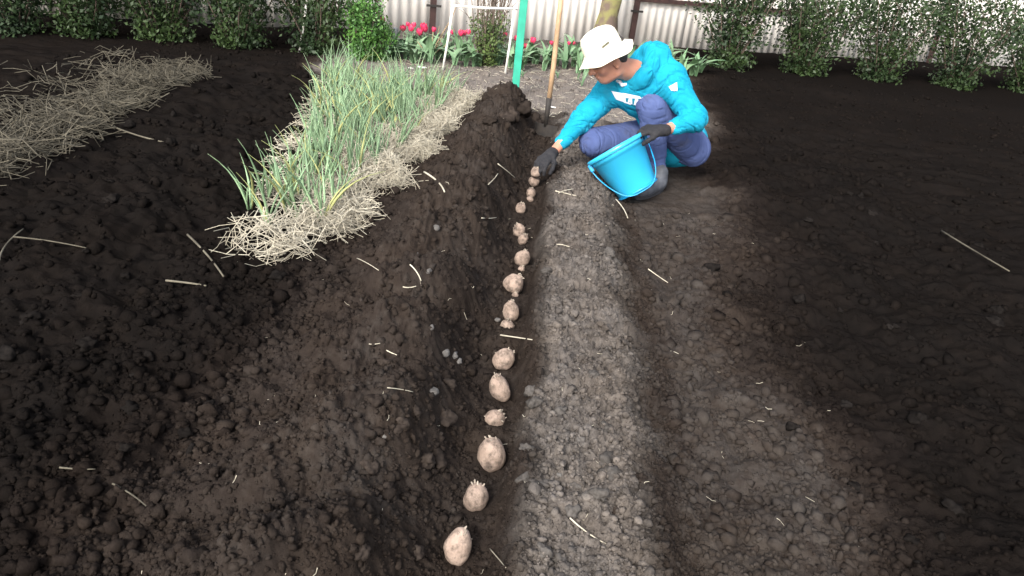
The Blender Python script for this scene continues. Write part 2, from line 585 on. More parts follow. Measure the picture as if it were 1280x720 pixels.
# unit clod shapes
bm = bmesh.new()
bmesh.ops.create_icosphere(bm, subdivisions=1, radius=1)
ICO1V = np.array([v_.co[:] for v_ in bm.verts])
ICO1F = np.array([[v_.index for v_ in f.verts] for f in bm.faces])
bm.free()
bm = bmesh.new()
bmesh.ops.create_icosphere(bm, subdivisions=2, radius=1)
ICO2V = np.array([v_.co[:] for v_ in bm.verts])
ICO2F = np.array([[v_.index for v_ in f.verts] for f in bm.faces])
bm.free()

bm = bmesh.new()
bmesh.ops.create_icosphere(bm, subdivisions=3, radius=1)
ICO3V = np.array([v_.co[:] for v_ in bm.verts])
ICO3F = np.array([[v_.index for v_ in f.verts] for f in bm.faces])
bm.free()


def clod_shape(k, base, amp=0.45):
    P = base.copy()
    n = noise3(P * 1.3 + k * 7.1 + 20) - 0.5
    n2 = noise3(P * 3.1 + k * 3.3 + 50) - 0.5
    n3 = noise3(P * 6.3 + k * 1.3 + 70) - 0.5
    P = P * (1 + amp * n * 1.7 + amp * 1.1 * n2 + amp * 0.6 * n3)[:, None]
    return P * np.array([1, 0.75 + 0.4 * ((k * 37) % 10) / 10, 0.72])


CL1 = [clod_shape(k, ICO1V, 0.5) for k in range(12)]
CL2 = [clod_shape(k + 30, ICO2V, 0.55) for k in range(10)]


def crumbs(name, xs, ys, sizes, label, cat, shapes=CL1, faces=ICO1F, dm=0.0):
    n = len(xs)
    zs = relief(xs, ys)
    mo = np.clip(moist_dim(xs, ys) + rng.normal(0, 0.035, n) + dm, 0, 1)
    nv = len(shapes[0])
    VV = np.empty((n, nv, 3), np.float32)
    ang = rng.random(n) * 6.283
    sel = rng.integers(0, len(shapes), n)
    tl = rng.random(n) * 6.283
    SH = np.array(shapes)[sel]
    c, s = np.cos(tl)[:, None], np.sin(tl)[:, None]
    x1, y1, z1 = SH[:, :, 0], SH[:, :, 1] * c - SH[:, :, 2] * s, SH[:, :, 1] * s + SH[:, :, 2] * c
    c, s = np.cos(ang)[:, None], np.sin(ang)[:, None]
    VV[:, :, 0] = xs[:, None] + (x1 * c - y1 * s) * sizes[:, None]
    VV[:, :, 1] = ys[:, None] + (x1 * s + y1 * c) * sizes[:, None]
    VV[:, :, 2] = zs[:, None] + (z1 + 0.05) * sizes[:, None]
    FF = (faces[None] + (np.arange(n) * nv)[:, None, None]).reshape(-1, 3)
    me = mesh_np(name, VV.reshape(-1, 3), FF, False)
    a = me.attributes.new('moist_dim', 'FLOAT', 'POINT')
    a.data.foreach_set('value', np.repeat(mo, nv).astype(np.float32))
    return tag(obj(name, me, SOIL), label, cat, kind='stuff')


def scatter(n, x0, x1, y0, y1, pw=2.2):
    # density falls with distance so that crumbs stay of like size in view
    u = rng.random(n)
    k = 1 - pw
    ys = (y0 ** k + u * (y1 ** k - y0 ** k)) ** (1 / k)
    return x0 + rng.random(n) * (x1 - x0), ys


def keep_clear(xs, ys, r=0.012):
    ok = np.ones(len(xs), bool)
    for px_, py_, w in PXY:
        ok &= np.hypot(xs - px_, ys - py_) > w * 0.5 + r * 0.4
    return ok


xs, ys = scatter(17000, -0.005, 0.46, 0.75, 5.0)
sz = np.clip(rng.lognormal(math.log(0.0037), 0.5, len(xs)), 0.0016, 0.013) * (0.62 + 0.42 * ys / 1.5)
sz = np.minimum(sz, 0.017)
ok = keep_clear(xs, ys) & ((xs > 0.035) | (rng.random(len(xs)) < 0.35))
crumbs('dry_soil_crumbs', xs[ok], ys[ok], sz[ok], 'loose grey soil crumbs covering the dry ridge right of the furrow', 'soil crumbs')
xs, ys = scatter(420, 0.04, 0.42, 0.75, 4.4, 1.7)
sz = np.clip(rng.lognormal(math.log(0.0092), 0.3, len(xs)), 0.006, 0.016) * (0.8 + 0.2 * ys / 2)
ok = keep_clear(xs, ys)
crumbs('dry_soil_lumps', xs[ok], ys[ok], sz[ok], 'small grey soil lumps lying on the dry ridge', 'soil crumbs', CL2, ICO2F, -0.04)
xs, ys = scatter(12000, -0.85, -0.06, 0.75, 5.5)
sz = np.clip(rng.lognormal(math.log(0.0042), 0.55, len(xs)), 0.0018, 0.016) * (0.62 + 0.42 * ys / 1.5)
ok = keep_clear(xs, ys)
crumbs('damp_soil_crumbs', xs[ok], ys[ok], sz[ok], 'loose dark damp crumbs on the hoed bank left of the furrow', 'soil crumbs')
xs, ys = scatter(2600, -0.14, 0.03, 0.75, 5.2)
sz = np.clip(rng.lognormal(math.log(0.0034), 0.5, len(xs)), 0.0015, 0.010) * (0.62 + 0.42 * ys / 1.5)
ok = keep_clear(xs, ys)
crumbs('furrow_crumbs', xs[ok], ys[ok], sz[ok], 'fine dark crumbs fallen between the potatoes on the furrow floor', 'soil crumbs')
xs, ys = scatter(300, -0.8, -0.14, 0.75, 5.5, 1.7)
sz = np.clip(rng.lognormal(math.log(0.011), 0.35, len(xs)), 0.007, 0.026) * (0.75 + 0.2 * ys / 2)
ok = keep_clear(xs, ys)
crumbs('damp_soil_lumps', xs[ok], ys[ok], sz[ok], 'small dark brown lumps on the hoed bank left of the furrow', 'soil crumbs', CL2, ICO2F, 0.02)
for sgn, nm, lb in ((-1, 'dimmed_soil_crumbs', 'crumbs of colour-dimmed black soil on the open ground left of the bank'), (1, 'raked_soil_crumbs', 'crumbs of dark, colour-dimmed raked soil on the open ground right of the ridge')):
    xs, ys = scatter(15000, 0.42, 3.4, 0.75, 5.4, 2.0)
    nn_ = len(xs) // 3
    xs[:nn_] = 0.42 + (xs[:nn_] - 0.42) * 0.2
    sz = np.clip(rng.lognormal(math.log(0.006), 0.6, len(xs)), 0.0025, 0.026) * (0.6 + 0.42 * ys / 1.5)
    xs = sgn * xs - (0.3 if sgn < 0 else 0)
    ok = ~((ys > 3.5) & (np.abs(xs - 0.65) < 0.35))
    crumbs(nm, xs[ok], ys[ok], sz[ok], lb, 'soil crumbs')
xs = rng.uniform(-3.5, 4.5, 3500)
ys = rng.uniform(5.4, 8.3, 3500)
crumbs('back_soil_crumbs', xs, ys, np.clip(rng.lognormal(math.log(0.010), 0.5, 3500), 0.004, 0.035), 'dry brown crumbs on the bare ground before the tulip bed', 'soil crumbs')

# larger clods that can be told apart: pieces of the soil
CLM = {}
for nm, m in (('dry', CLOD_DRY), ('damp', CLOD_DAMP), ('black', CLOD_DIMMED), ('pebble', PEBBLE)):
    CLM[nm] = []
    for k in range(6):
        S = clod_shape(k + 60, ICO3V if nm != 'pebble' else ICO2V, 0.6 if nm != 'pebble' else 0.5)
        me = mesh_np('soil_clod' if nm != 'pebble' else 'pebble', S, ICO3F if nm != 'pebble' else ICO2F, nm == 'pebble')
        me.materials.append(m)
        CLM[nm].append(me)


def put_clod(kind, x, y, r, k):
    o = bpy.data.objects.new('pebble' if kind == 'pebble' else 'soil_clod', CLM[kind][k % 6])
    COL.objects.link(o)
    o.parent = ground
    o.location = (x, y, hz(x, y) + r * 0.12)
    o.rotation_euler = (random.uniform(-0.4, 0.4), random.uniform(-0.4, 0.4), random.uniform(0, 6.28))
    o.scale = (r, r, r)


k = 0
for (x, y, w, kd) in [(757, 577, 26, 'dry'), (762, 592, 24, 'dry'), (680, 607, 17, 'dry'), (655, 600, 20, 'dry'), (659, 562, 18, 'dry'), (716, 640, 18, 'dry'),
                      (749, 620, 20, 'dry'), (668, 500, 18, 'dry'), (664, 490, 17, 'dry'), (700, 515, 18, 'dry'), (726, 553, 16, 'dry'), (757, 535, 15, 'dry'),
                      (762, 318, 15, 'dry'), (768, 328, 14, 'dry'), (712, 299, 9, 'dry'), (680, 690, 20, 'dry'), (700, 700, 22, 'dry'), (720, 610, 15, 'dry'),
                      (683, 340, 11, 'dry'), (700, 460, 14, 'dry'), (740, 470, 15, 'dry'), (776, 640, 18, 'damp'), (800, 600, 18, 'damp'),
                      (533, 577, 24, 'damp'), (548, 577, 24, 'damp'), (556, 523, 24, 'damp'), (500, 535, 20, 'damp'), (455, 640, 36, 'damp'), (483, 617, 26, 'damp'),
                      (503, 529, 17, 'damp'), (520, 515, 15, 'damp'), (470, 500, 20, 'damp'), (463, 585, 22, 'damp'), (452, 690, 26, 'damp'), (520, 690, 20, 'damp'),
                      (561, 480, 17, 'damp'), (480, 455, 15, 'damp'), (628, 150, 22, 'damp'), (652, 143, 30, 'damp'), (640, 152, 20, 'damp'), (612, 160, 18, 'damp'),
                      (669, 152, 18, 'damp'), (569, 220, 15, 'damp'), (587, 250, 13, 'damp'),
                      (541, 491, 17, 'pebble'), (557, 442, 13, 'pebble'), (568, 445, 11, 'pebble'), (480, 453, 8, 'pebble'), (464, 473, 9, 'pebble'), (482, 545, 10, 'pebble'),
                      (545, 286, 11, 'pebble'), (533, 270, 10, 'pebble'), (496, 367, 9, 'pebble'), (536, 340, 8, 'pebble'), (521, 320, 7, 'pebble'), (712, 297, 8, 'pebble'),
                      (622, 401, 9, 'pebble'), (612, 410, 8, 'pebble'), (700, 594, 8, 'pebble'), (574, 452, 8, 'pebble'), (540, 410, 8, 'pebble')]:
    P = gpt(x, y)
    put_clod(kd, P[0], P[1], 0.5 * w * depth(P) / F, k)
    k += 1
for q in range(150):
    sgn = -1 if q % 2 else 1
    xx, yy = scatter(1, 0.55, 2.4, 1.0, 4.4, 1.6)
    x, y = float(sgn * xx[0]) - (0.2 if sgn < 0 else 0), float(yy[0])
    if y > 3.3 and 0.2 < x < 1.1:
        continue
    put_clod('black' if abs(x) > 0.7 else 'damp', x, y, random.choice([0.010, 0.013, 0.016, 0.022]) * (0.7 + 0.25 * y), k)  # outer clods take the colour with dimming painted in
    k += 1

# ------------------------------------------------------------------ back fence
FA, FB = atz(545, 50, 0.05), atz(690, 58, 0.05)
FA[2] = FB[2] = 0.0
FD = nrm(FB - FA)
FN = np.array([FD[1], -FD[0], 0.0])   # towards the camera
FZ = 0.07
fence = tag(empty('corrugated_fence', FA), 'tall white corrugated sheet fence with brown metal posts behind the tulips', 'fence')


def fpos(s, off=0.0, z=0.0):
    return FA + FD * s + FN * off + np.array([0, 0, z])


SHEETW, PITCH = 1.10, 0.11
for k in range(-13, 26):
    t = np.linspace(0, SHEETW + 0.05, 84)
    wv = 0.007 * np.cos(2 * np.pi * t / PITCH)
    lean = random.uniform(-0.004, 0.004)
    vv, ff = [], []
    for zi, zz in enumerate((FZ + random.uniform(-0.02, 0.02), 0.9, 1.9 + random.uniform(-0.02, 0.02))):
        for a, w in zip(t, wv):
            vv.append(fpos(k * SHEETW + a, w + lean + 0.0035 * (k % 2) - 0.10, zz))
    n = len(t)
    for zi in range(2):
        for i in range(n - 1):
            ff.append((zi * n + i, zi * n + i + 1, (zi + 1) * n + i + 1, (zi + 1) * n + i))
    me = bpy.data.meshes.new('corrugated_sheet')
    me.from_pydata([tuple(q) for q in vv], [], ff)
    me.polygons.foreach_set('use_smooth', np.ones(len(ff), bool))
    o = obj('corrugated_sheet', me, FENCE_M)
    sm = o.modifiers.new('thickness', 'SOLIDIFY')
    sm.thickness = 0.003
    adopt(o, fence)


def s_of_px(x, y):                    # fence coordinate hit by a pixel
    d = ray(x, y)
    t = ((FA - CC) @ FN) / (d @ FN)
    P = CC + d * t
    return float((P - FA) @ FD), float(P[2])


sA, zA = s_of_px(541, 20)
sB, zB = s_of_px(794, 20)
zbr = s_of_px(543, 7)[1], s_of_px(797, 14)[1]
sp = sB - sA
for k in range(-6, 10):
    s = sA + sp * k
    mb = MB()
    mb.box(fpos(s, 0.0, 0.95), FD * 0.032, FN * 0.02, (0, 0, 1.0))
    adopt(obj('post', mb.mesh('post', False), RUST), fence)
    for zz in (zbr[0] if k == 0 else zbr[1], 1.6):
        mb = MB()
        mb.box(fpos(s, 0.026, zz), FD * 0.085, FN * 0.006, (0, 0, 0.012))
        adopt(obj('bracket', mb.mesh('bracket', False), STEEL), fence)
sr, zr = s_of_px(820, 1)
for k in range(-6, 10):
    mb = MB()
    mb.box(fpos(sA + sp * (k + 0.5), -0.052, max(zr, zbr[1] + 0.06) if k == 1 else 1.75), FD * (sp / 2 - 0.04), FN * 0.018, (0, 0, 0.025))
    adopt(obj('rail', mb.mesh('rail', False), RUST), fence)

# ------------------------------------------------------------------ tree before the fence
def tree():
    s, _ = s_of_px(758, 20)
    base = at(757, 20, fpos(s, 0.55)[1])
    base[2] = hz(base[0], base[1]) - 0.03
    t = tag(empty('tree', base), 'thick mossy tree trunk before the fence behind the hat', 'tree')
    sc = depth(base) / F
    r = 13.5 * sc
    mb = MB()
    pts, rad = [], []
    for i, z in enumerate(np.linspace(0, 2.3, 12)):
        pts.append(base + np.array([0.03 * math.sin(z * 2) + 0.04 * z, 0.02 * math.cos(z * 3), z]))
        rad.append(r * (1.25 - 0.25 * min(1, z / 0.35)) * (1 - 0.12 * z))
    mb.tube(pts, rad, 20)
    vv = np.array(mb.v)
    nn = (noise3(vv * np.array([9, 9, 4]) + 5) - 0.5)
    cxy = base[:2]
    d = vv[:, :2] - cxy
    vv[:, :2] += d * (nn * 0.35)[:, None]
    mb.v = [tuple(q) for q in vv]
    tr = adopt(obj('trunk', mb.mesh('trunk'), BARK), t)
    top = pts[-1]
    mb = MB()
    tips = []
    for k in range(9):
        a = k * 2.4
        d = np.array([math.cos(a) * 0.7, math.sin(a) * 0.5, 0.9 + 0.3 * random.random()])
        L = random.uniform(0.9, 1.6)
        p = [top - np.array([0, 0, 0.25]), top + d * L * 0.35, top + d * L * 0.7 + np.array([0, 0, 0.1]), top + d * L + np.array([0, 0, 0.15])]
        mb.tube(p, [0.07, 0.045, 0.03, 0.012], 7)
        tips += [p[2], p[3], (p[1] + p[2]) / 2]
    adopt(obj('limb', mb.mesh('limb'), BARK), t)
    adopt(obj('crown', leaf_mesh(np.array(tips), 2600, 0.33, 0.055), LEAF_O), t)


def leaf_mesh(centres, n, spread, size, squash=0.8, aspect=0.55, up=0.3):
    c = centres[rng.integers(0, len(centres), n)]
    off = rng.normal(0, 1, (n, 3))
    off = off / np.linalg.norm(off, axis=1)[:, None] * (rng.random(n) ** 0.45)[:, None] * spread
    off[:, 2] *= squash
    P = c + off
    d = rng.normal(0, 1, (n, 3))
    d[:, 2] += up
    d /= np.linalg.norm(d, axis=1)[:, None]
    e = np.cross(d, rng.normal(0, 1, (n, 3)))
    e /= np.linalg.norm(e, axis=1)[:, None]
    nrm_ = np.cross(d, e)
    L = size * rng.uniform(0.6, 1.3, n)[:, None]
    w = L * aspect * 0.5
    vv = np.stack([P, P + d * L * 0.5 + e * w + nrm_ * L * 0.08, P + d * L, P + d * L * 0.5 - e * w + nrm_ * L * 0.08], 1).reshape(-1, 3)
    return mesh_np('foliage', vv, np.arange(4 * n).reshape(-1, 4), True)


def shrub(name, base, w, h, n, lsize, lm, sm, label, group=None, stems=9, low=0.15, spread=0.16, cat='shrub', leafy=1.0, r0=0.009):
    base = np.array([base[0], base[1], hz(base[0], base[1]) - 0.01])
    t = tag(empty(name, base), label, cat, group)
    mb = MB()
    cs = []
    for k in range(stems):
        a = 2.4 * k + random.random()
        d = np.array([math.cos(a), math.sin(a), 0]) * w * 0.5 * math.sqrt((k + 0.5) / stems)
        hh = h * random.uniform(0.7, 1.0)
        p = [base + d * 0.12, base + d * 0.5 + np.array([0, 0, hh * 0.4]), base + d * 0.8 + np.array([random.uniform(-.04, .04), 0, hh * 0.75]), base + d * random.uniform(0.85, 1.15) + np.array([0, 0, hh])]
        mb.tube(p, [r0, r0 * 0.75, r0 * 0.5, r0 * 0.2], 5)
        for u in np.linspace(low, leafy, 5):
            i = min(2, int(u * 3))
            q = p[i] + (p[i + 1] - p[i]) * (u * 3 - i)
            cs.append(q)
        for tw in range(3):
            i = random.choice([1, 2])
            q = p[i] + (p[i + 1] - p[i]) * random.random()
            e = q + np.array([random.uniform(-.15, .15), random.uniform(-.12, .12), random.uniform(0.08, 0.25)]) * (h / 0.9)
            mb.tube([q, (q + e) / 2 + np.array([0.01, 0, 0.01]), e], [r0 * 0.45, r0 * 0.3, r0 * 0.12], 4)
    adopt(obj('stems', mb.mesh('stems'), sm), t)
    adopt(obj('foliage', leaf_mesh(np.array(cs), n, spread, lsize), lm), t)
    return t


tree()
# shrubs seen in the photograph
B = atz(452, 76, 0.04)
shrub('evergreen_shrub', B, 0.34, 0.52, 4600, 0.032, LEAF_B, TWIG, 'bright green bushy shrub behind the white stake left of the tulips', stems=12, spread=0.11)
B = atz(477, 77, 0.04)
shrub('evergreen_shrub', B, 0.16, 0.34, 1500, 0.028, LEAF_B, TWIG, 'low bright green shrub tuft right beside the white stake', stems=6, spread=0.08)
B = atz(463, 66, 0.04)
shrub('leggy_shrub', B, 0.3, 1.0, 900, 0.035, LEAF_O, TWIG, 'tall thin twiggy shrub rising over the bright green bush', stems=8, low=0.3, spread=0.12)
B = atz(606, 84, 0.04)
shrub('currant_bush', B, 0.55, 1.05, 1900, 0.032, LEAF_O, TWIG, 'twiggy bush of bare grey stems and low leaves inside the white frame', stems=20, low=0.05, leafy=0.38, spread=0.1, r0=0.008)
B = atz(620, 80, 0.04)
shrub('currant_bush', B, 0.35, 0.9, 260, 0.03, LEAF_O, TWIG, 'thin bare bush just left of the green stake', stems=10, low=0.1, leafy=0.4, spread=0.08, r0=0.007)
# dead rose canes
B = atz(533, 78, 0.04)
B[2] = hz(B[0], B[1])
t = tag(empty('dead_rose_canes', B), 'dry bare tan canes fanning out below the brown fence post', 'canes')
for (x, y, r) in [(572, 5, 3), (549, 33, 4), (553, 45, 3), (522, 52, 3), (513, 82, 4), (560, 52, 3), (541, 40, 3)]:
    mb = MB()
    T = at(x, y, B[1] - 0.05)
    mb.tube([B, B + (T - B) * 0.4 + np.array([0.02, 0, 0.03]), B + (T - B) * 0.75 + np.array([0.015, 0, 0.0]), T], [0.009, 0.007, 0.005, 0.003], 5)
    adopt(obj('cane', mb.mesh('cane'), DEADTWIG), t)

# row of bushes that goes on along the fence beyond the strip in view
for k, (x, y, w, h) in enumerate([(395, 66, 0.9, 0.85), (300, 58, 1.0, 0.95), (205, 50, 1.0, 0.9), (110, 44, 1.1, 0.95), (20, 38, 1.1, 0.95)]):
    B = atz(x, y, 0.05)
    shrub('currant_bush', B, w, h * random.uniform(0.8, 1.15), 6500, 0.042, LEAF_D, TWIG, 'dark leafy bush, %s in the row left of the bright shrub' % ('first', 'second', 'third', 'fourth', 'fifth')[k],
          'bushes along the fence', stems=16, spread=0.2, low=0.08)
for k, (x, y, w, h) in enumerate([(908, 92, 1.0, 1.0), (1000, 98, 1.1, 1.05), (1095, 106, 1.1, 1.0), (1190, 115, 1.2, 1.05), (1280, 122, 1.2, 1.0)]):
    B = atz(x, y, 0.05)
    shrub('currant_bush', B, w, h * random.uniform(0.85, 1.15), 6500, 0.045, LEAF_D, TWIG, 'dark leafy bush, %s in the row right of the person' % ('first', 'second', 'third', 'fourth', 'fifth')[k],
          'bushes along the fence', stems=16, spread=0.22, low=0.08)

# ------------------------------------------------------------------ tulips
def blade_mesh(L, w, bend, twist=0.0, fold=0.25, n=7):
    vv, ff = [], []
    for i in range(n):
        u = i / (n - 1)
        a = bend * u * u
        x = L * (u * math.sin(a * 0.7))
        z = L * (u - 0.35 * u * u * min(1, bend / 1.6)) * math.cos(a * 0.35)
        ww = w * math.sin(math.pi * min(1, 0.18 + 0.82 * u)) ** 0.8 + 0.0008
        tw = twist * u
        c, s = math.cos(tw), math.sin(tw)
        vv += [(x - fold * ww * s, -ww * c, z + fold * ww * 0.5), (x, 0, z), (x + fold * ww * s, ww * c, z + fold * ww * 0.5)]
    for i in range(n - 1):
        b = i * 3
        ff += [(b, b + 1, b + 4, b + 3), (b + 1, b + 2, b + 5, b + 4)]
    me = bpy.data.meshes.new('leaf')
    me.from_pydata(vv, [], ff)
    me.polygons.foreach_set('use_smooth', np.ones(len(ff), bool))
    return me


TLEAF = [blade_mesh(L, w, b, tw) for L, w, b, tw in [(0.26, 0.024, 0.9, 0.3), (0.30, 0.03, 1.4, -0.4), (0.24, 0.034, 1.9, 0.5), (0.32, 0.022, 0.5, 0.6), (0.28, 0.036, 2.3, -0.3)]]
for me in TLEAF:
    me.materials.append(TULIP_LEAF)
mb = MB()
for k in range(6):                     # six cupped petals
    a0 = k * math.pi / 3
    R0 = 0.95 if k % 2 else 1.05
    g = []
    for i in range(6):
        u = i / 5
        rr = 0.030 * math.sin(math.pi * (0.12 + 0.62 * u)) * R0 + 0.002
        for j in (-1, 0, 1):
            aa = a0 + j * 0.62 * math.sin(math.pi * (0.15 + 0.83 * u)) ** 0.6
            g.append((rr * math.cos(aa), rr * math.sin(aa), 0.062 * u + (0.004 if j == 0 else 0)))
    mb.add(g, [(i * 3 + j, i * 3 + j + 1, (i + 1) * 3 + j + 1, (i + 1) * 3 + j) for i in range(5) for j in (0, 1)])
TFLOWER = mb.mesh('flower')
TFLOWER.materials.append(TULIP_RED)
wordpos = ('far left beside the green shrub', 'just right of the grey post', 'half open, above the leaves right of the grey post', 'third right of the grey post',
           'fourth right of the grey post', 'lowest left of the brown post', 'tall, left of the brown post', 'drooping, touching the brown post',
           'just right of the brown post', 'left foot of the white frame', 'largest inside the white frame', 'middle inside the white frame', 'behind the bare bush stems',
           'beside the right leg of the white frame', 'touching the green stake', 'low, right of the green stake', 'tall, between the green stake and the spade handle',
           'left of the spade handle', 'closed bud right of the spade handle', 'closed bud left of the hat', 'closed bud behind the hood', 'closed bud right of the hood', 'closed bud over the shoulder')
TUL = [(477, 27, 1.2), (504, 36, 1), (509, 30, .7), (513, 36, 1), (518, 31, .75), (523, 41, 1.1), (528.5, 34, 1.1), (532, 37, 1.05), (541.6, 37, .8), (566, 40, .8), (575, 42, 1.05),
       (581, 41, .8), (586, 40, .8), (632, 43, .8), (645, 48, .9), (657.5, 58, .9), (665.6, 51, 1), (689, 53, .7), (711, 53, .6), (717, 53, .6), (825, 62, .6), (831, 63, .6), (839, 66, .6)]


def tulip(base, top, fs, label, leaves=4, flower=True):
    t = tag(empty('tulip' if flower else 'leaf_plant', base), label, 'tulip' if flower else 'leaf plant', 'tulips along the fence' if flower else 'leafy plants along the fence')
    if flower:
        mb = MB()
        mb.tube([base, (base + top) / 2 + np.array([0.012, 0, 0]), top], [0.005, 0.004, 0.0035], 5)
        adopt(obj('stem', mb.mesh('stem'), TULIP_LEAF), t)
        f = obj('flower', TFLOWER, None, t)
        f.location = V(top - base)
        f.scale = (fs,) * 3
        f.rotation_euler = (random.uniform(-.35, .35), random.uniform(-.35, .35), random.uniform(0, 6))
    for k in range(leaves):
        lf = obj('leaf', random.choice(TLEAF), None, t)
        lf.rotation_euler = (0, 0, random.uniform(0, 6.28))
        s = random.uniform(0.7, 1.15)
        lf.scale = (s, s, s)
    return t


def bedline(x):                        # near edge of the tulip bed in pixels
    return 66 + (x - 470) * 0.066


for i, (x, y, s) in enumerate(TUL):
    b = atz(x - 2, bedline(x) + (-6 if s > 0.65 else -9), 0.09)
    b[2] = hz(b[0], b[1])
    tp = at(x, y + 3, b[1])
    tulip(b, tp, s * 0.95, 'red tulip, ' + wordpos[i] if s > 0.65 else 'dark red tulip, ' + wordpos[i])
lp = [x for x in np.arange(484, 880, 6.3)]
ORD = ('first', 'second', 'third', 'fourth', 'fifth', 'sixth', 'seventh', 'eighth', 'ninth', 'tenth') + tuple('%dth' % k if k % 10 not in (1, 2, 3) or k < 20 else '%d%s' % (k, ('st', 'nd', 'rd')[k % 10 - 1]) for k in range(11, 40))
n_side = {}
for i, x in enumerate(lp):
    x = x + random.uniform(-4, 4)
    b = atz(x, bedline(x) + random.uniform(-4, 5), 0.09)
    b[2] = hz(b[0], b[1])
    side = 'left of the brown fence post' if x < 541 else 'between the brown post and the green stake' if x < 648 else 'between the green stake and the hat' if x < 735 else 'behind the person'
    n_side[side] = n_side.get(side, -1) + 1
    tulip(b, b, 1, 'tulip leaf clump %s, %s from left' % (side, ORD[n_side[side]]), random.choice([5, 6, 7]), False)

# ------------------------------------------------------------------ stakes, frames, spade
def pipe_frame(label, legs, bar, r=0.011):
    b0 = atz(*legs[0][1], 0.03)
    t = tag(empty('trellis_frame', b0), label, 'plant frame', 'white plant frames')
    tops = []
    for (tpx, bpx) in legs:
        b = atz(*bpx, 0.03)
        tp = at(*tpx, b[1])
        mb = MB()
        mb.tube([b - (tp - b) * 0.05, (b + tp) / 2 + np.array([0.004, 0, 0]), tp], r, 8)
        adopt(obj('leg', mb.mesh('leg'), WHITE_PIPE), t)
        tops.append(tp)
    if bar == 'between':
        p, q = tops
    else:
        p, q = at(*bar[0], tops[0][1]), at(*bar[1], tops[0][1])
    mb = MB()
    d = nrm(q - p)
    mb.tube([p - d * 0.012, (p + q) / 2 - np.array([0, 0, 0.006]), q + d * 0.03], r, 8)
    adopt(obj('top_bar', mb.mesh('top_bar'), WHITE_PIPE), t)
    return t


pipe_frame('white pipe frame standing around the bare bush', [((566, 7), (553, 90)), ((643, 11), (631, 95))], 'between')
pipe_frame('white pipe frame with leaning leg before the bright green shrub', [((466, 3), (457, 77)), ((384, -3), (374, 68))], 'between')
b = atz(492, 70, 0.04)
tp = at(494.5, 36, b[1])
mb = MB()
mb.tube([b - np.array([0, 0, 0.05]), b, (b + tp) / 2, tp, tp + (tp - b) * 0.04, tp + (tp - b) * 0.06], [0.026, 0.026, 0.026, 0.026, 0.021, 0.009], 14)
post = mb.mesh('short_post')
tag(obj('short_post', post, GREY_POST), 'short grey round post among the tulip leaves', 'post')
b = gpt(643, 122)
tp = at(657, -18, b[1])
ax = nrm(tp - b)
mb = MB()
c = (b + tp) / 2
sd = nrm(np.cross(ax, CF))
mb.box(c, sd * 0.030, np.cross(sd, ax) * 0.006, (tp - b) / 2 * 1.08)
g = obj('garden_stake', mb.mesh('garden_stake', False), GREEN_STAKE)
bv = g.modifiers.new('bevel', 'BEVEL')
bv.width = 0.003
tag(g, 'flat bright green garden stake leaning beyond the soil heap', 'stake')

b = atz(682, 158, 0.07)
m1 = at(686.5, 122, b[1])
tp = at(704, -22, b[1] + 0.02)
sp_ = tag(empty('spade', b), 'spade with pale wooden handle stuck into the soil heap', 'spade')
mb = MB()
mb.tube([m1 - nrm(tp - m1) * 0.05, m1 + (tp - m1) * 0.3 + np.array([0.004, 0, 0]), m1 + (tp - m1) * 0.65, tp], [0.017, 0.0175, 0.0168, 0.0165], 12)
adopt(obj('handle', mb.mesh('handle'), WOOD), sp_)
mb = MB()
mb.tube([b, (b + m1) / 2, m1], [0.013, 0.018, 0.021], 12)
adopt(obj('socket', mb.mesh('socket'), STEEL), sp_)
ax = nrm(b - m1)
sd = nrm(np.array([0.9, -0.35, 0.1]) - ax * (np.array([0.9, -0.35, 0.1]) @ ax))
nn = np.cross(sd, ax)
vv, ff = [], []
NU, NVV = 9, 9
for i in range(NU):
    u = i / (NU - 1)
    hw = 0.085 * (1 if u < 0.7 else math.sqrt(max(0.02, 1 - ((u - 0.7) / 0.31) ** 2)))
    for j in range(NVV):
        w = -1 + 2 * j / (NVV - 1)
        vv.append(b + ax * (0.24 * u - 0.015) + sd * hw * w + nn * 0.016 * (w * w - 0.4))
for i in range(NU - 1):
    for j in range(NVV - 1):
        ff.append((i * NVV + j, i * NVV + j + 1, (i + 1) * NVV + j + 1, (i + 1) * NVV + j))
me = bpy.data.meshes.new('blade')
me.from_pydata([tuple(q) for q in vv], [], ff)
o = obj('blade', me, STEEL)
sm = o.modifiers.new('thickness', 'SOLIDIFY')
sm.thickness = 0.003
adopt(o, sp_)

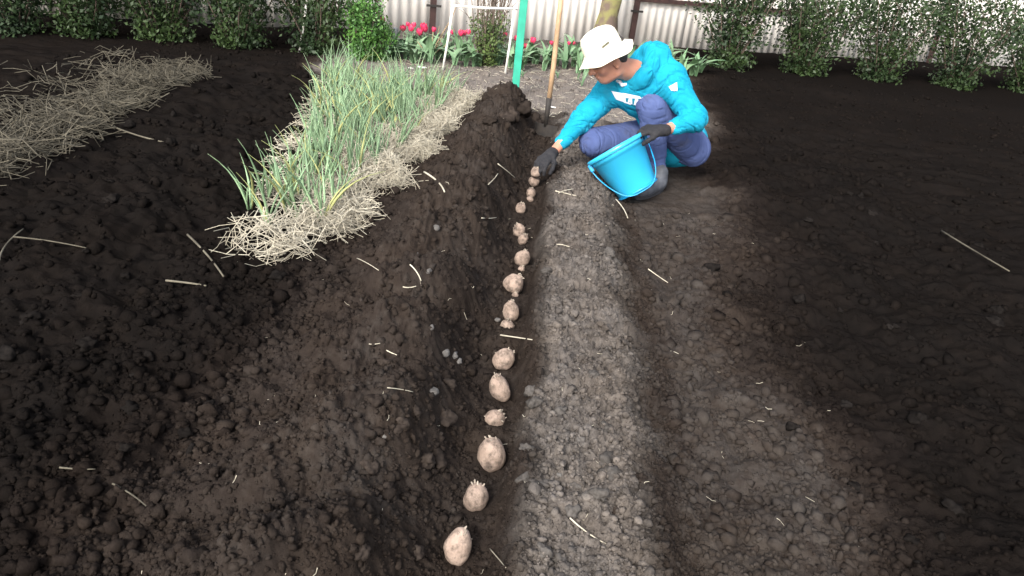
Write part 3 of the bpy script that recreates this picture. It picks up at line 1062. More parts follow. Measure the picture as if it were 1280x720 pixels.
# ------------------------------------------------------------------ straw
def straw_mass(name, pts, L, label, lift, tilt=0.35, r=0.0017, m=None):
    n = len(pts)
    a = rng.random(n) * 6.283
    el = rng.normal(0, tilt, n)
    d = np.stack([np.cos(a) * np.cos(el), np.sin(a) * np.cos(el), np.sin(el)], 1)
    LL = L * rng.uniform(0.4, 1.3, n)
    bend = rng.normal(0, 0.12, (n, 3)) * LL[:, None]
    P = np.empty((n, 3))
    P[:, :2] = pts
    P[:, 2] = relief(pts[:, 0], pts[:, 1]) + rng.random(n) * lift
    A, Bm, Cc = P - d * LL[:, None] * 0.5, P + bend, P + d * LL[:, None] * 0.5
    for Q in (A, Cc):
        Q[:, 2] = np.maximum(Q[:, 2], relief(Q[:, 0], Q[:, 1]) + 0.002)
    s = np.cross(d, np.array([0, 0, 1.0]))
    s /= np.linalg.norm(s, axis=1)[:, None] + 1e-6
    u = np.cross(s, d)
    vv = []
    rr = r * rng.uniform(0.6, 1.5, n)[:, None]
    for Q in (A, Bm, Cc):
        for k in range(3):
            an = 2.0944 * k
            vv.append(Q + rr * (math.cos(an) * s + math.sin(an) * u))
    VV = np.stack(vv, 1).reshape(-1, 3)
    f = []
    for i in range(2):
        for k in range(3):
            k2 = (k + 1) % 3
            f.append((i * 3 + k, i * 3 + k2, (i + 1) * 3 + k2, (i + 1) * 3 + k))
    FF = (np.array(f)[None] + (np.arange(n) * 9)[:, None, None]).reshape(-1, 4)
    return tag(obj(name, mesh_np(name, VV, FF), m or STRAW), label, 'straw', kind='stuff')


def edge_x(y):                         # outer edge of the straw beside the onions
    return -0.79 + 0.05 * (y - 2.85)


n = 5800
ys = 2.35 + rng.random(n) ** 0.85 * 3.2
u = rng.random(n) ** 1.4
xs = edge_x(ys) + 0.10 * (vnoise(ys * 7, ys * 0) - 0.5) * 2 - u * 0.27 + rng.normal(0, 0.03, n)
straw_mass('straw_mulch', np.stack([xs, ys], 1), 0.14, 'pale straw mulch heaped along the edge of the onion bed', 0.085, 0.6, 0.0014)
n = 1800
ys = 3.0 + rng.random(n) * 2.5
xs = -1.0 - rng.random(n) * (0.3 + 0.22 * (ys - 3.0))
straw_mass('straw_mulch', np.stack([xs, ys], 1), 0.13, 'thin straw litter lying between the onion plants', 0.03, 0.25)
n = 3000
ys = 2.75 + rng.random(n) * 2.6
xs = -2.35 - np.abs(rng.normal(0, 0.30, n)) - 0.12 * (ys - 2.75) + rng.normal(0, 0.05, n)
straw_mass('straw_mulch', np.stack([xs, ys], 1), 0.17, 'straw mulch on the far left bed beyond the onions', 0.08, 0.4, 0.0022, DIMMED_STRAW)
n = 700
xs, ys = rng.uniform(-1.6, 0.75, n), rng.uniform(5.6, 8.0, n)
straw_mass('dry_litter', np.stack([xs, ys], 1), 0.08, 'dry plant litter scattered over the bare ground behind the rows', 0.01, 0.15)
xs, ys = scatter(150, -0.8, 1.0, 0.8, 5.4, 1.2)
straw_mass('dry_litter', np.stack([xs, ys], 1), 0.022, 'tiny straw flecks strewn over the dug soil', 0.006, 0.12, 0.0007)

STR = [
    ((512, 341), (526, 357.5), 2.6, 'short pale straw slanting on the dark bank, upper of a pair'),
    ((503.5, 358), (520, 360), 2.4, 'short level pale straw on the dark bank, lower of a pair'),
    ((461, 432), (475, 432.5), 1.8, 'small level straw on the bank at the strip\'s left edge'),
    ((483, 440), (496, 448), 2.2, 'small slanting straw on the bank left of the white pebbles'),
    ((446, 344), (473, 349), 1.8, 'thin long straw on dark soil just below the onion bed'),
    ((484, 490), (516, 495), 1.8, 'thin straw on the bank beside the flat pale pebble'),
    ((625, 421), (665, 427), 3.0, 'thick pale straw lying across the furrow on the soil bar'),
    ((712, 650), (757, 683), 3.2, 'long bright straw slanting on the dry ridge near the bottom'),
    ((612, 688), (632, 712), 2.4, 'pale straw on the ridge edge right of the nearest potato'),
    ((809.5, 338.6), (834.5, 355), 2.0, 'thin straw slanting on the raked soil right of the ridge'),
    ((769, 253), (784, 276), 2.2, 'curved straw hanging just below the blue bucket'),
    ((693, 246), (726, 252), 2.2, 'long straw on the dry ridge left of the bucket'),
    ((697, 249), (715, 243), 2.0, 'short straw crossing a longer one left of the bucket'),
    ((695, 311), (711, 313.6), 1.8, 'small level straw on the dry ridge midway'),
    ((529, 240), (555, 249), 4.0, 'thick broken straw beside the straw mulch edge'),
    ((602, 275), (620, 275.5), 2.0, 'small level straw on the dark bank near the furrow'),
    ((622, 208), (644, 226), 1.8, 'thin straw on the dark heap left of the glove'),
    ((610, 232), (622, 222), 2.0, 'short upright straw on the dark heap'),
    ((235, 300), (280, 353), 6.0, 'thick straw slanting on the black soil at left'),
    ((208, 355), (258, 360), 6.0, 'thick level straw on the black soil at left, under a slanting one'),
    ((20, 309), (110, 323), 4.0, 'long level straw at the left margin'),
    ((0, 330), (30, 292), 4.5, 'steep straw at the left margin'),
    ((75, 588), (120, 590), 5.0, 'level straw on black soil, lower left, upper of two'),
    ((142, 612), (184, 640), 5.0, 'slanting straw on black soil, lower left, lower of two'),
    ((140, 160), (205, 180), 5.0, 'broken straw below the far left straw mulch'),
    ((1175, 293), (1258, 347), 4.5, 'long straw slanting on dark soil at the right margin'),
    ((1050, 25), (1100, 98), 0, ''),
]
for p, q, w, lb in STR:
    if not w:
        continue
    A, Bq = gpt(*p), gpt(*q)
    mid = (A + Bq) / 2
    r = max(0.0012, 0.5 * w * depth(mid) / F * (0.62 if 430 < p[0] < 850 else 0.5))
    for Q in (A, Bq):
        Q[2] += r * 1.2 + 0.004
    mid[2] = max(hz(mid[0], mid[1]) + r + 0.003, mid[2])
    for u_ in np.linspace(0.1, 0.9, 9):
        Pq = A + (Bq - A) * u_
        dd_ = hz(Pq[0], Pq[1]) + r * 0.5 - Pq[2]
        if dd_ > 0:
            A[2] += dd_ * 0.8
            Bq[2] += dd_ * 0.8
            mid[2] = max(mid[2], (A[2] + Bq[2]) / 2)
    mid += np.array([random.uniform(-1, 1), random.uniform(-1, 1), 0]) * 0.09 * np.linalg.norm(Bq - A)
    mb = MB()
    mb.tube([A * (1 - u_) ** 2 + 2 * mid * u_ * (1 - u_) + Bq * u_ * u_ for u_ in np.linspace(0, 1, 9)], list(np.linspace(r, r * 0.7, 9)), 6)
    tag(obj('straw_stalk', mb.mesh('straw_stalk'), STRAW if w < 4.4 and 430 < p[0] < 850 else DIMMED_STRAW), lb, 'straw', 'loose straws on the soil')  # stalks out at the sides get the painted-dim straw colour
for (x, y, w, lb) in [(692, 135, 9, 'small white scrap on the ground right of the spade'), (520, 73, 7, 'small white scrap among the dead canes'), (528, 85, 11, 'white flake lying before the dead canes'),
                      (513, 86, 7, 'white chip left of the white flake before the canes')]:
    P = gpt(x, y)
    s = clod_shape(int(x), ICO2V, 0.4) * (0.5 * w * depth(P) / F) * np.array([1, 0.6, 0.3])
    o = obj('litter_scrap', mesh_np('litter_scrap', s, ICO2F, False), DEBRIS, None, V(P + np.array([0, 0, 0.006])))
    tag(o, lb, 'scrap', 'white scraps on the ground')

# ------------------------------------------------------------------ onions
OL = []
for k in range(10):
    L = 0.25 + 0.014 * k
    bend = [0.08, 0.2, 0.3, 0.12, 0.45, 0.22, 0.5, 0.15, 0.35, 0.1][k]
    pts, rad = [], []
    for i in range(7):
        u = i / 6
        pts.append((L * bend * u ** 2.2, 0.01 * math.sin(3 * u + k), L * (u - 0.22 * bend * u ** 3)))
        rad.append(max(0.0007, 0.0058 * (1 - u ** 2.2) * (0.75 + 0.45 * math.sin(math.pi * min(1, u * 1.4)))))
    mb = MB()
    mb.tube(pts, rad, 5, True)
    me = mb.mesh('leaf')
    me.materials.append(ONION if k != 6 else ONION_OLD)
    OL.append(me)
rowname = ('first', 'second', 'third', 'fourth', 'fifth', 'sixth', 'seventh', 'eighth', 'ninth', 'tenth') + tuple('%dth' % k if k % 10 not in (1, 2, 3) or k < 20 else '%d%s' % (k, ('st', 'nd', 'rd')[k % 10 - 1]) for k in range(11, 40))
in_row = {}


def onion(x, y, row):
    x += random.uniform(-0.03, 0.03)
    y += random.uniform(-0.035, 0.035)
    in_row[row] = in_row.get(row, -1) + 1
    t = tag(empty('onion_plant', (x, y, hz(x, y))), 'green onion plant, %s from the near end in the %s row from the straw edge' % (rowname[in_row[row]], rowname[row]), 'onion plant', 'onion plants in the bed')
    s0 = random.uniform(0.85, 1.15) * (0.88 if row == 0 else 1)
    for k in range(random.choice([5, 6, 7])):
        lf = obj('leaf', OL[random.randrange(10)], None, t)
        lf.location = (random.uniform(-.012, .012), random.uniform(-.012, .012), -0.005)
        lf.rotation_euler = (random.uniform(-.2, .2), random.uniform(-.05, .3), random.uniform(0, 6.28))
        s = s0 * random.uniform(0.75, 1.1)
        lf.scale = (s, s, s)


for j in range(21):
    y = 2.82 + j * 0.138
    for r_ in range(4 if y < 3.9 else 6 if y < 4.6 else 8 if y < 5.2 else 10):
        onion(edge_x(y) - 0.15 - r_ * 0.105, y + (0.06 if r_ % 2 else 0), r_)
# weeds behind the arm
for k, (x, y) in enumerate([(722, 100), (732, 96), (727, 108), (697, 98), (653, 97)]):
    b = gpt(x, y)
    t = tag(empty('weed', b), 'small green weed tuft, %s behind the reaching arm' % rowname[k], 'weed', 'weeds on the bare ground')
    for q in range(9):
        lf = obj('leaf', TLEAF[3], None, t)
        lf.scale = (0.45, 0.18, random.uniform(0.3, 0.75) if k < 3 else 0.25)
        lf.rotation_euler = (random.uniform(-.3, .3), random.uniform(-.1, .5), random.uniform(0, 6.28))

# ------------------------------------------------------------------ potatoes
def potato_mesh(k, w, h):
    NU, NV_ = 28, 20
    r_ = random.Random(k * 13 + 1)
    P = []
    for j in range(NV_ + 1):
        th = math.pi * j / NV_
        for i in range(NU):
            ph = 2 * math.pi * i / NU
            P.append((math.sin(th) * math.cos(ph), math.sin(th) * math.sin(ph), math.cos(th)))
    P = np.array(P)
    n = noise3(P * 0.9 + k * 5.7 + 10) - 0.5
    n2 = noise3(P * 2.2 + k * 2.7 + 30) - 0.5
    D = P.copy()
    rad = 1 + 0.30 * n + 0.13 * n2
    for e in range(7):                  # eyes
        d = nrm([r_.gauss(0, 1), r_.gauss(0, 1), r_.gauss(0.2, 0.8)])
        c = P @ d
        rad -= 0.13 * np.exp((c - 1) / 0.014) - 0.05 * np.exp((c - 1) / 0.05)
    D = D * rad[:, None]
    D[:, 0] *= (1 - 0.10 * P[:, 2])
    D[:, 1] *= (1 - 0.10 * P[:, 2])
    D = D * np.array([w / 2, w / 2 * r_.uniform(0.88, 1.0), h / 2])
    f = []
    for j in range(NV_):
        for i in range(NU):
            f.append((j * NU + i, (j + 1) * NU + i, (j + 1) * NU + (i + 1) % NU, j * NU + (i + 1) % NU))
    me = bpy.data.meshes.new('tuber')
    me.from_pydata([tuple(q) for q in D], [], f)
    bm = bmesh.new()
    bm.from_mesh(me)
    bmesh.ops.remove_doubles(bm, verts=bm.verts, dist=1e-5)
    bm.to_mesh(me)
    bm.free()
    me.polygons.foreach_set('use_smooth', np.ones(len(me.polygons), bool))
    return me


SPM = []
for k in range(5):
    r_ = random.Random(k + 90)
    pts, rad = [], []
    bx, by = r_.uniform(-.5, .5), r_.uniform(-.5, .5)
    for i in range(6):
        u = i / 5
        pts.append((bx * u * u, by * u * u, u))
        rad.append([0.20, 0.26, 0.22, 0.21, 0.24, 0.06][i])
    mb = MB()
    mb.tube(pts, rad, 7)
    mb.tube([(bx * .4, by * .4, .55), (bx * .4 + .25, by * .4, .75)], [.11, .04], 5)
    me = mb.mesh('sprout')
    me.materials.append(SPROUT)
    SPM.append(me)
ordn = ('nearest potato, tall with a dark eye, at the bottom of the furrow', 'second potato up the furrow, squat with a crown of sprouts', 'third potato up the furrow, big and smooth with sprouts on top',
        'half buried potato with a white sprouting top, fourth up the furrow', 'oval pinkish potato just behind the half buried one', 'tilted potato with one dark eye before the straw on the soil bar',
        'potato half hidden behind the soil bar, only its dusty top showing', 'potato with a sprouted top left corner just beyond the soil bar', 'wide pinkish potato midway along the furrow',
        'tiny sprouting potato lodged below the wide pinkish one', 'round potato with sprouts at top and foot, beyond the wide pinkish one', 'tiny pale sprouting piece below the round potato',
        'knobbly pale potato leaning on another, left of the pair', 'dusty potato of the leaning pair, lower right one', 'small potato with a sprout, third from the glove', 'small round potato second below the glove',
        'tiny pale potato touching the small round one below the glove', 'lower potato directly under the gloved hand', 'potato held by the black gloved hand')
for i, (P, w, h, tl) in enumerate(PP):
    base = np.array(P)
    base[2] -= h / 2
    t = tag(empty('seed_potato', base), ordn[i], 'potato', 'seed potatoes in the furrow')
    tb = obj('tuber', potato_mesh(i, w, h), POTATO)
    tb.parent = t
    tb.location = (0, 0, h / 2)
    rot = Matrix.Rotation(tl * 1.3 + 0.25 * math.sin(i * 2.7), 3, 'Y') @ Matrix.Rotation(-0.25 if i < 9 else 0, 3, 'X') @ Matrix.Rotation(i * 1.3, 3, 'Z')
    tb.rotation_euler = rot.to_euler()
    bv_ = [Vector(v_.co) for v_ in tb.data.vertices]
    r_ = random.Random(i + 5)
    ns = r_.randint(5, 8) if h * F / 2 > 0.02 else 4
    if i in (3, 12, 9, 11):
        ns = 11
    for k in range(ns + 2):
        if k < ns:
            th = r_.uniform(0.0, 0.5 if i not in (3, 12) else 1.1)
        else:
            th = r_.uniform(0.9, 2.0)
        ph = r_.uniform(0, 6.28)
        d = Vector((math.sin(th) * math.cos(ph), math.sin(th) * math.sin(ph), math.cos(th)))
        tgt = Vector((d.x * w / 2, d.y * w / 2, d.z * h / 2))
        q = min(bv_, key=lambda c: (c - tgt).length)
        s = obj('sprout', SPM[r_.randrange(5)], None, t)
        dd = rot @ (d + Vector((r_.gauss(0, .3), r_.gauss(0, .3), 0.35))).normalized()
        s.location = Vector((0, 0, h / 2)) + rot @ (q * 0.95)
        L = r_.uniform(0.0045, 0.0095) * (w / 0.058) ** 0.6 * (1.0 if k < ns else 0.6)
        s.scale = (L * 1.05, L * 1.05, L)
        s.rotation_euler = dd.to_track_quat('Z', 'Y').to_euler()

# ------------------------------------------------------------------ blue bucket
BB = at(798, 238, 3.74)
BT = at(769, 185, 3.80)
bax = nrm(BT - BB)
bh = float(np.linalg.norm(BT - BB))
blat = nrm(CR - bax * (CR @ bax))
bfr = np.cross(bax, blat)
if bfr @ CF > 0:
    bfr = -bfr                           # towards the camera
bucket = tag(empty('bucket', BB), 'bright blue plastic bucket tilted against the knee, held by its rim', 'bucket')


def lathe(prof, org, ax, ex, ey, n=48, close=False):
    vv, ff = [], []
    for r, z in prof:
        for k in range(n):
            a = 2 * math.pi * k / n
            vv.append(org + ax * z + (ex * math.cos(a) + ey * math.sin(a)) * r)
    m_ = len(prof)
    for i in range(m_ - 1 + (1 if close else 0)):
        for k in range(n):
            a, b = i * n, ((i + 1) % m_) * n
            ff.append((a + k, a + (k + 1) % n, b + (k + 1) % n, b + k))
    me = bpy.data.meshes.new('lathe')
    me.from_pydata([tuple(q) for q in vv], [], ff)
    bm = bmesh.new()
    bm.from_mesh(me)
    bmesh.ops.remove_doubles(bm, verts=bm.verts, dist=1e-5)
    bmesh.ops.recalc_face_normals(bm, faces=bm.faces)
    bm.to_mesh(me)
    bm.free()
    me.polygons.foreach_set('use_smooth', np.ones(len(me.polygons), bool))
    return me


r1, r2 = 0.108, 0.158
wall = [(0.0001, 0.012), (r1 - 0.006, 0.012), (r1 - 0.004, 0.014), (r2 - 0.004, bh), (r2, bh), (r2 - 0.008, bh * 0.86), (r2 - 0.012, bh * 0.855), (r1, 0.004), (r1 - 0.003, 0.0), (r1 - 0.008, 0.0), (r1 - 0.01, 0.006), (0.0001, 0.006)]
adopt(obj('bucket_wall', lathe(wall, BB, bax, blat, bfr), BUCKET_M), bucket)
rim = [(r2 + 0.0015, bh - 0.016), (r2 + 0.009, bh - 0.014), (r2 + 0.010, bh + 0.002), (r2 + 0.004, bh + 0.006), (r2 - 0.003, bh + 0.004), (r2 - 0.003, bh + 0.001), (r2 + 0.0015, bh - 0.002)]
adopt(obj('rim', lathe(rim, BB, bax, blat, bfr, 48, True), BUCKET_M), bucket)
ring = [(r1 + 0.0015, 0.001), (r1 + 0.006, 0.001), (r1 + 0.0075, 0.009), (r1 + 0.004, 0.012)]
adopt(obj('base_ring', lathe(ring, BB, bax, blat, bfr, 48, True), BUCKET_D), bucket)
for sgn in (-1, 1):
    mb = MB()
    c = BB + bax * (bh - 0.03) + blat * sgn * (r2 + 0.006)
    mb.box(c, blat * 0.010, bfr * 0.016, bax * 0.020)
    e = obj('ear', mb.mesh('ear', False), BUCKET_D)
    bv = e.modifiers.new('bevel', 'BEVEL')
    bv.width = 0.004
    bv.segments = 2
    adopt(e, bucket)
mb = MB()
pts = []
for u in np.linspace(0, 1, 33):
    a = math.pi * u
    ca = math.cos(a)
    lat = -math.copysign(abs(ca) ** 0.55, ca) * (r2 + 0.012 - 0.045 * math.sin(a))
    dn = (bh - 0.012) * math.sin(a) ** 0.75
    fr = 0.02 + 0.085 * math.sin(a)
    pts.append(BB + bax * (bh - 0.03 - dn + 0.012) + blat * lat + bfr * fr * min(1, math.sin(a) * 2))
mb.tube(pts, 0.0030, 8)
adopt(obj('bail_handle', mb.mesh('bail_handle'), BUCKET_D), bucket)

# ------------------------------------------------------------------ person
class SDF:
    def __init__(s, lo, hi, res):
        s.lo = np.array(lo, float)
        s.res = res
        s.n = np.ceil((np.array(hi) - s.lo) / res).astype(int) + 1
        s.D = np.full(tuple(s.n), 0.3, np.float32)

    def _slab(s, lo, hi):
        a = np.maximum(0, np.floor((np.array(lo) - s.lo) / s.res).astype(int))
        b = np.minimum(s.n, np.ceil((np.array(hi) - s.lo) / s.res).astype(int) + 1)
        if np.any(b <= a):
            return None, None
        ax_ = [s.lo[i] + s.res * np.arange(a[i], b[i]) for i in range(3)]
        G = np.stack(np.meshgrid(*ax_, indexing='ij'), -1)
        return (slice(a[0], b[0]), slice(a[1], b[1]), slice(a[2], b[2])), G

    def _mix(s, sl, d, k, sub=False):
        D = s.D[sl]
        if sub:
            s.D[sl] = np.maximum(D, -d)
            return
        h = np.clip(0.5 + 0.5 * (D - d) / k, 0, 1)
        s.D[sl] = (D * (1 - h) + d * h - k * h * (1 - h)).astype(np.float32)

    def cone(s, a, b, ra, rb, k=0.03):
        a, b = np.asarray(a, float), np.asarray(b, float)
        m = max(ra, rb) + k + 0.04
        sl, G = s._slab(np.minimum(a, b) - m, np.maximum(a, b) + m)
        if sl is None:
            return
        ab = b - a
        t = np.clip(((G - a) @ ab) / (ab @ ab), 0, 1)
        d = np.linalg.norm(G - a - t[..., None] * ab, axis=-1) - (ra + (rb - ra) * t)
        s._mix(sl, d, k)

    def ell(s, c, axes, r, k=0.03, sub=False):
        c = np.asarray(c, float)
        m = max(r) + k + 0.04
        sl, G = s._slab(c - m, c + m)
        if sl is None:
            return
        A = np.array([nrm(q) for q in axes])
        q = (G - c) @ A.T
        r = np.array(r)
        k0 = np.linalg.norm(q / r, axis=-1)
        k1 = np.linalg.norm(q / (r * r), axis=-1) + 1e-9
        s._mix(sl, k0 * (k0 - 1) / k1, k, sub)

    def verts(s):
        D, n = s.D, s.n
        ins = D < 0
        cnt = np.zeros(tuple(n - 1), np.int8)
        offs = [(i, j, k) for i in (0, 1) for j in (0, 1) for k in (0, 1)]

        def cut(A, o):
            return A[o[0]:A.shape[0] - 1 + o[0], o[1]:A.shape[1] - 1 + o[1], o[2]:A.shape[2] - 1 + o[2]]
        for o in offs:
            cnt += cut(ins, o)
        act = (cnt > 0) & (cnt < 8)
        ijk = np.argwhere(act)
        acc = np.zeros((len(ijk), 3))
        w = np.zeros(len(ijk))
        for ax_ in range(3):
            for o in offs:
                if o[ax_]:
                    continue
                o2 = list(o)
                o2[ax_] = 1
                p, q = ijk + np.array(o), ijk + np.array(o2)
                d0, d1 = D[p[:, 0], p[:, 1], p[:, 2]], D[q[:, 0], q[:, 1], q[:, 2]]
                cr = (d0 < 0) != (d1 < 0)
                t = np.where(cr, d0 / (d0 - d1 + 1e-12), 0)
                pt = np.tile(np.array(o, float), (len(ijk), 1))
                pt[:, ax_] = t
                acc += pt * cr[:, None]
                w += cr
        P = s.lo + s.res * (ijk + acc / w[:, None])
        im = np.full(tuple(n - 1), -1, np.int64)
        im[act] = np.arange(len(ijk))
        Q = []
        for ax_ in range(3):
            a1, a2 = (ax_ + 1) % 3, (ax_ + 2) % 3
            sl0 = [slice(None)] * 3
            sl1 = [slice(None)] * 3
            sl0[ax_] = slice(0, n[ax_] - 1)
            sl1[ax_] = slice(1, n[ax_])
            e = ins[tuple(sl0)] != ins[tuple(sl1)]
            ed = np.argwhere(e)
            ed = ed[(ed[:, a1] > 0) & (ed[:, a2] > 0) & (ed[:, a1] < n[a1] - 1) & (ed[:, a2] < n[a2] - 1)]

            def cell(d1, d2):
                c = ed.copy()
                c[:, a1] += d1
                c[:, a2] += d2
                return im[c[:, 0], c[:, 1], c[:, 2]]
            q = np.stack([cell(-1, -1), cell(0, -1), cell(0, 0), cell(-1, 0)], 1)
            fl = ~ins[ed[:, 0], ed[:, 1], ed[:, 2]]
            q[fl] = q[fl][:, ::-1]
            Q.append(q)
        return P, np.concatenate(Q)

    def mesh(s, name, disp=None):
        P, Q = s.verts()
        me = mesh_np(name, P, Q, True)
        if disp:
            N = np.empty(len(P) * 3, np.float32)
            me.vertices.foreach_get('normal', N)
            P = P + N.reshape(-1, 3) * disp(P)[:, None]
            me.vertices.foreach_set('co', P.astype(np.float32).ravel())
            me.update()
        return me


# joints
J = dict(
    pelvis=at(846, 178, 4.30), hipL=at(866, 186, 4.22), hipR=at(818, 168, 4.38),
    kneeL=at(815, 133, 4.02), ankL=at(820, 222, 4.03), kneeR=at(742, 178, 4.10), ankR=at(800, 204, 4.36),
    belly=at(836, 145, 4.24), chest=at(806, 112, 4.14), neck=at(795, 83, 4.06), head=at(764, 76, 3.98),
    shR=at(765, 110, 4.20), elR=at(727, 150, 4.10), wrR=at(692, 190, 3.95),
    shL=at(838, 98, 4.02), elL=at(868, 150, 3.92), wrL=at(830, 163, 3.78))
person_base = np.array([J['pelvis'][0], J['pelvis'][1] - 0.1, 0.0])
person = tag(empty('person', person_base), 'person in cream bucket hat and turquoise hoodie squatting to lay potatoes in the furrow', 'person')
UPH = nrm([-0.46, -0.22, 0.86])
FWH = np.array([-0.82, -0.30, -0.5])
FWH = nrm(FWH - UPH * (FWH @ UPH))
SDH = np.cross(UPH, FWH)                # head's left
HC = at(760, 72.5, 3.98)


def hp(f, s_, u):
    return HC + FWH * f + SDH * s_ + UPH * u


LO = np.min(np.array(list(J.values())), 0) - 0.3
HI = np.max(np.array(list(J.values())), 0) + 0.3
LO[2] = -0.05


def limbs(S, grow, k=0.035, arms=True, legs=True, torso=True):
    g = grow
    if torso:
        a = nrm(J['shL'] - J['shR'])
        sp1 = nrm(J['neck'] - J['pelvis'])
        fr = np.cross(a, sp1)
        S.ell(J['pelvis'], (a, fr, sp1), (0.165 + g, 0.125 + g, 0.13 + g), k)
        S.ell(J['belly'], (a, fr, sp1), (0.145 + g, 0.115 + g, 0.16 + g), k + 0.02)
        S.ell(J['chest'], (a, fr, sp1), (0.165 + g, 0.115 + g, 0.17 + g), k + 0.02)
        S.cone(J['shR'], J['shL'], 0.062 + g, 0.062 + g, k + 0.02)
    if arms:
        for s_ in 'RL':
            S.cone(J['sh' + s_], J['el' + s_], 0.052 + g, 0.042 + g, k)
            S.cone(J['el' + s_], J['wr' + s_], 0.042 + g, 0.026 + g, 0.02)
    if legs:
        for s_ in 'RL':
            S.cone(J['hip' + s_], J['knee' + s_], 0.083 + g, 0.056 + g, k)
            kn, an = J['knee' + s_], J['ank' + s_]
            S.cone(kn, kn + (an - kn) * 0.4, 0.054 + g, 0.056 + g, 0.025)
            S.cone(kn + (an - kn) * 0.4, an, 0.056 + g, 0.036 + g, 0.02)


S = SDF(LO, HI, 0.005)
limbs(S, 0.0)
S.cone(J['neck'] + (J['chest'] - J['neck']) * 0.2, hp(-0.03, 0, -0.07), 0.058, 0.056, 0.03)
HA = (FWH, SDH, UPH)
S.ell(hp(-0.012, 0, 0.035), HA, (0.096, 0.076, 0.085), 0.02)          # cranium
S.ell(hp(0.03, 0, -0.03), HA, (0.064, 0.062, 0.085), 0.03)            # face
S.ell(hp(0.055, 0, -0.085), HA, (0.030, 0.034, 0.026), 0.03)          # chin
S.cone(hp(-0.005, 0.045, -0.075), hp(0.05, 0.012, -0.092), 0.02, 0.018, 0.03)
S.cone(hp(-0.005, -0.045, -0.075), hp(0.05, -0.012, -0.092), 0.02, 0.018, 0.03)
S.cone(hp(0.088, 0, 0.012), hp(0.112, 0, -0.030), 0.010, 0.015, 0.012)   # nose
S.cone(hp(0.100, 0.012, -0.034), hp(0.100, -0.012, -0.034), 0.011, 0.011, 0.008)
S.cone(hp(0.086, 0.04, 0.022), hp(0.086, -0.04, 0.022), 0.011, 0.011, 0.015)  # brow
S.cone(hp(0.088, 0.018, -0.060), hp(0.088, -0.018, -0.060), 0.009, 0.009, 0.008)  # lips
S.cone(hp(0.085, 0.016, -0.071), hp(0.085, -0.016, -0.071), 0.009, 0.009, 0.006)
S.ell(hp(0.060, 0.042, -0.028), HA, (0.024, 0.022, 0.022), 0.02)      # cheeks
S.ell(hp(0.060, -0.042, -0.028), HA, (0.024, 0.022, 0.022), 0.02)
for s_ in (1, -1):                                                    # ears
    S.ell(hp(-0.012, s_ * 0.080, -0.012), (nrm(FWH - SDH * s_ * 0.5), nrm(SDH * s_ + FWH * 0.5), UPH), (0.020, 0.008, 0.032), 0.008)
    S.ell(hp(-0.006, s_ * 0.083, -0.036), HA, (0.010, 0.008, 0.010), 0.008)
body = adopt(obj('body', S.mesh('body'), SKIN), person)
for s_ in (1, -1):
    mb = MB()
    e = mesh_np('eye', ICO2V * 0.011 + hp(0.083, s_ * 0.033, 0.004), ICO2F, True)
    adopt(obj('eye', e, EYE), person)
S = SDF(HC - 0.2, HC + 0.2, 0.005)
S.ell(hp(-0.026, 0, 0.036), HA, (0.088, 0.0785, 0.082), 0.01)
S.ell(hp(-0.065, 0, -0.025), HA, (0.036, 0.050, 0.040), 0.02)
adopt(obj('hair', S.mesh('hair', lambda P: 0.003 * (noise3(P * 160) - 0.5)), HAIR), person)


def folds(P, amp, segs, joints):
    """Creases that run round each limb, tighter near the joints."""
    best = np.full(len(P), 9.0)
    out = np.zeros(len(P))
    for k, (a_, b_, fr) in enumerate(segs):
        ab = b_ - a_
        L = np.linalg.norm(ab)
        t = ((P - a_) @ ab) / (L * L)
        Q = P - a_ - np.clip(t, 0, 1)[:, None] * ab
        d = np.linalg.norm(Q, axis=1)
        e1_ = nrm(np.cross(ab, (0.2, 0.3, 0.9)))
        e2_ = np.cross(ab / L, e1_)
        th = np.arctan2(Q @ e2_, Q @ e1_)
        c_, s__ = np.cos(th), np.sin(th)
        u = t * L * fr + 0.9 * s__ + 0.5 * np.sin(2 * th + k)
        n1 = vnoise(u + 31.7 * k, c_ * 0.9 + 5 + 7.3 * k)
        n2 = vnoise(u * 2.3 + 11.7 * k, s__ * 1.3 + c_ + 50 + 3.1 * k)
        f = 0.9 * (n1 - 0.5) - 0.9 * np.exp(-((n1 - 0.5) / 0.07) ** 2) - 0.45 * np.exp(-((n2 - 0.5) / 0.07) ** 2)
        m_ = d < best
        best = np.where(m_, d, best)
        out = np.where(m_, f, out)
    w = 0.35
    for j, r in joints:
        w = w + np.exp(-(np.linalg.norm(P - j, axis=1) / r) ** 2)
    return amp * out * np.minimum(w, 1.0) + amp * 0.5 * (noise3(P * 8 + 3) - 0.5)


# trousers
S = SDF(LO, HI, 0.0048)
a = nrm(J['shL'] - J['shR'])
sp1 = nrm(J['neck'] - J['pelvis'])
S.ell(J['pelvis'], (a, np.cross(a, sp1), sp1), (0.165, 0.130, 0.125), 0.03)
for s_ in 'RL':
    kn, an, hi_ = J['knee' + s_], J['ank' + s_], J['hip' + s_]
    S.cone(hi_, kn, 0.105, 0.081, 0.03)
    S.cone(kn, kn + (an - kn) * 0.4, 0.077, 0.072, 0.03)
    S.cone(kn + (an - kn) * 0.4, an + (kn - an) * 0.1, 0.072, 0.058, 0.02)
jf = [(J['kneeL'], 0.13), (J['kneeR'], 0.13), (J['hipL'], 0.12), (J['hipR'], 0.14), (J['ankL'], 0.14), (J['ankR'], 0.14)]
adopt(obj('trousers', S.mesh('trousers', lambda P: folds(P, 0.0065, [(J['hipR'], J['kneeR'], 20), (J['kneeR'], J['ankR'], 26), (J['hipL'], J['kneeL'], 20), (J['kneeL'], J['ankL'], 26)], jf)), TROUSER), person)

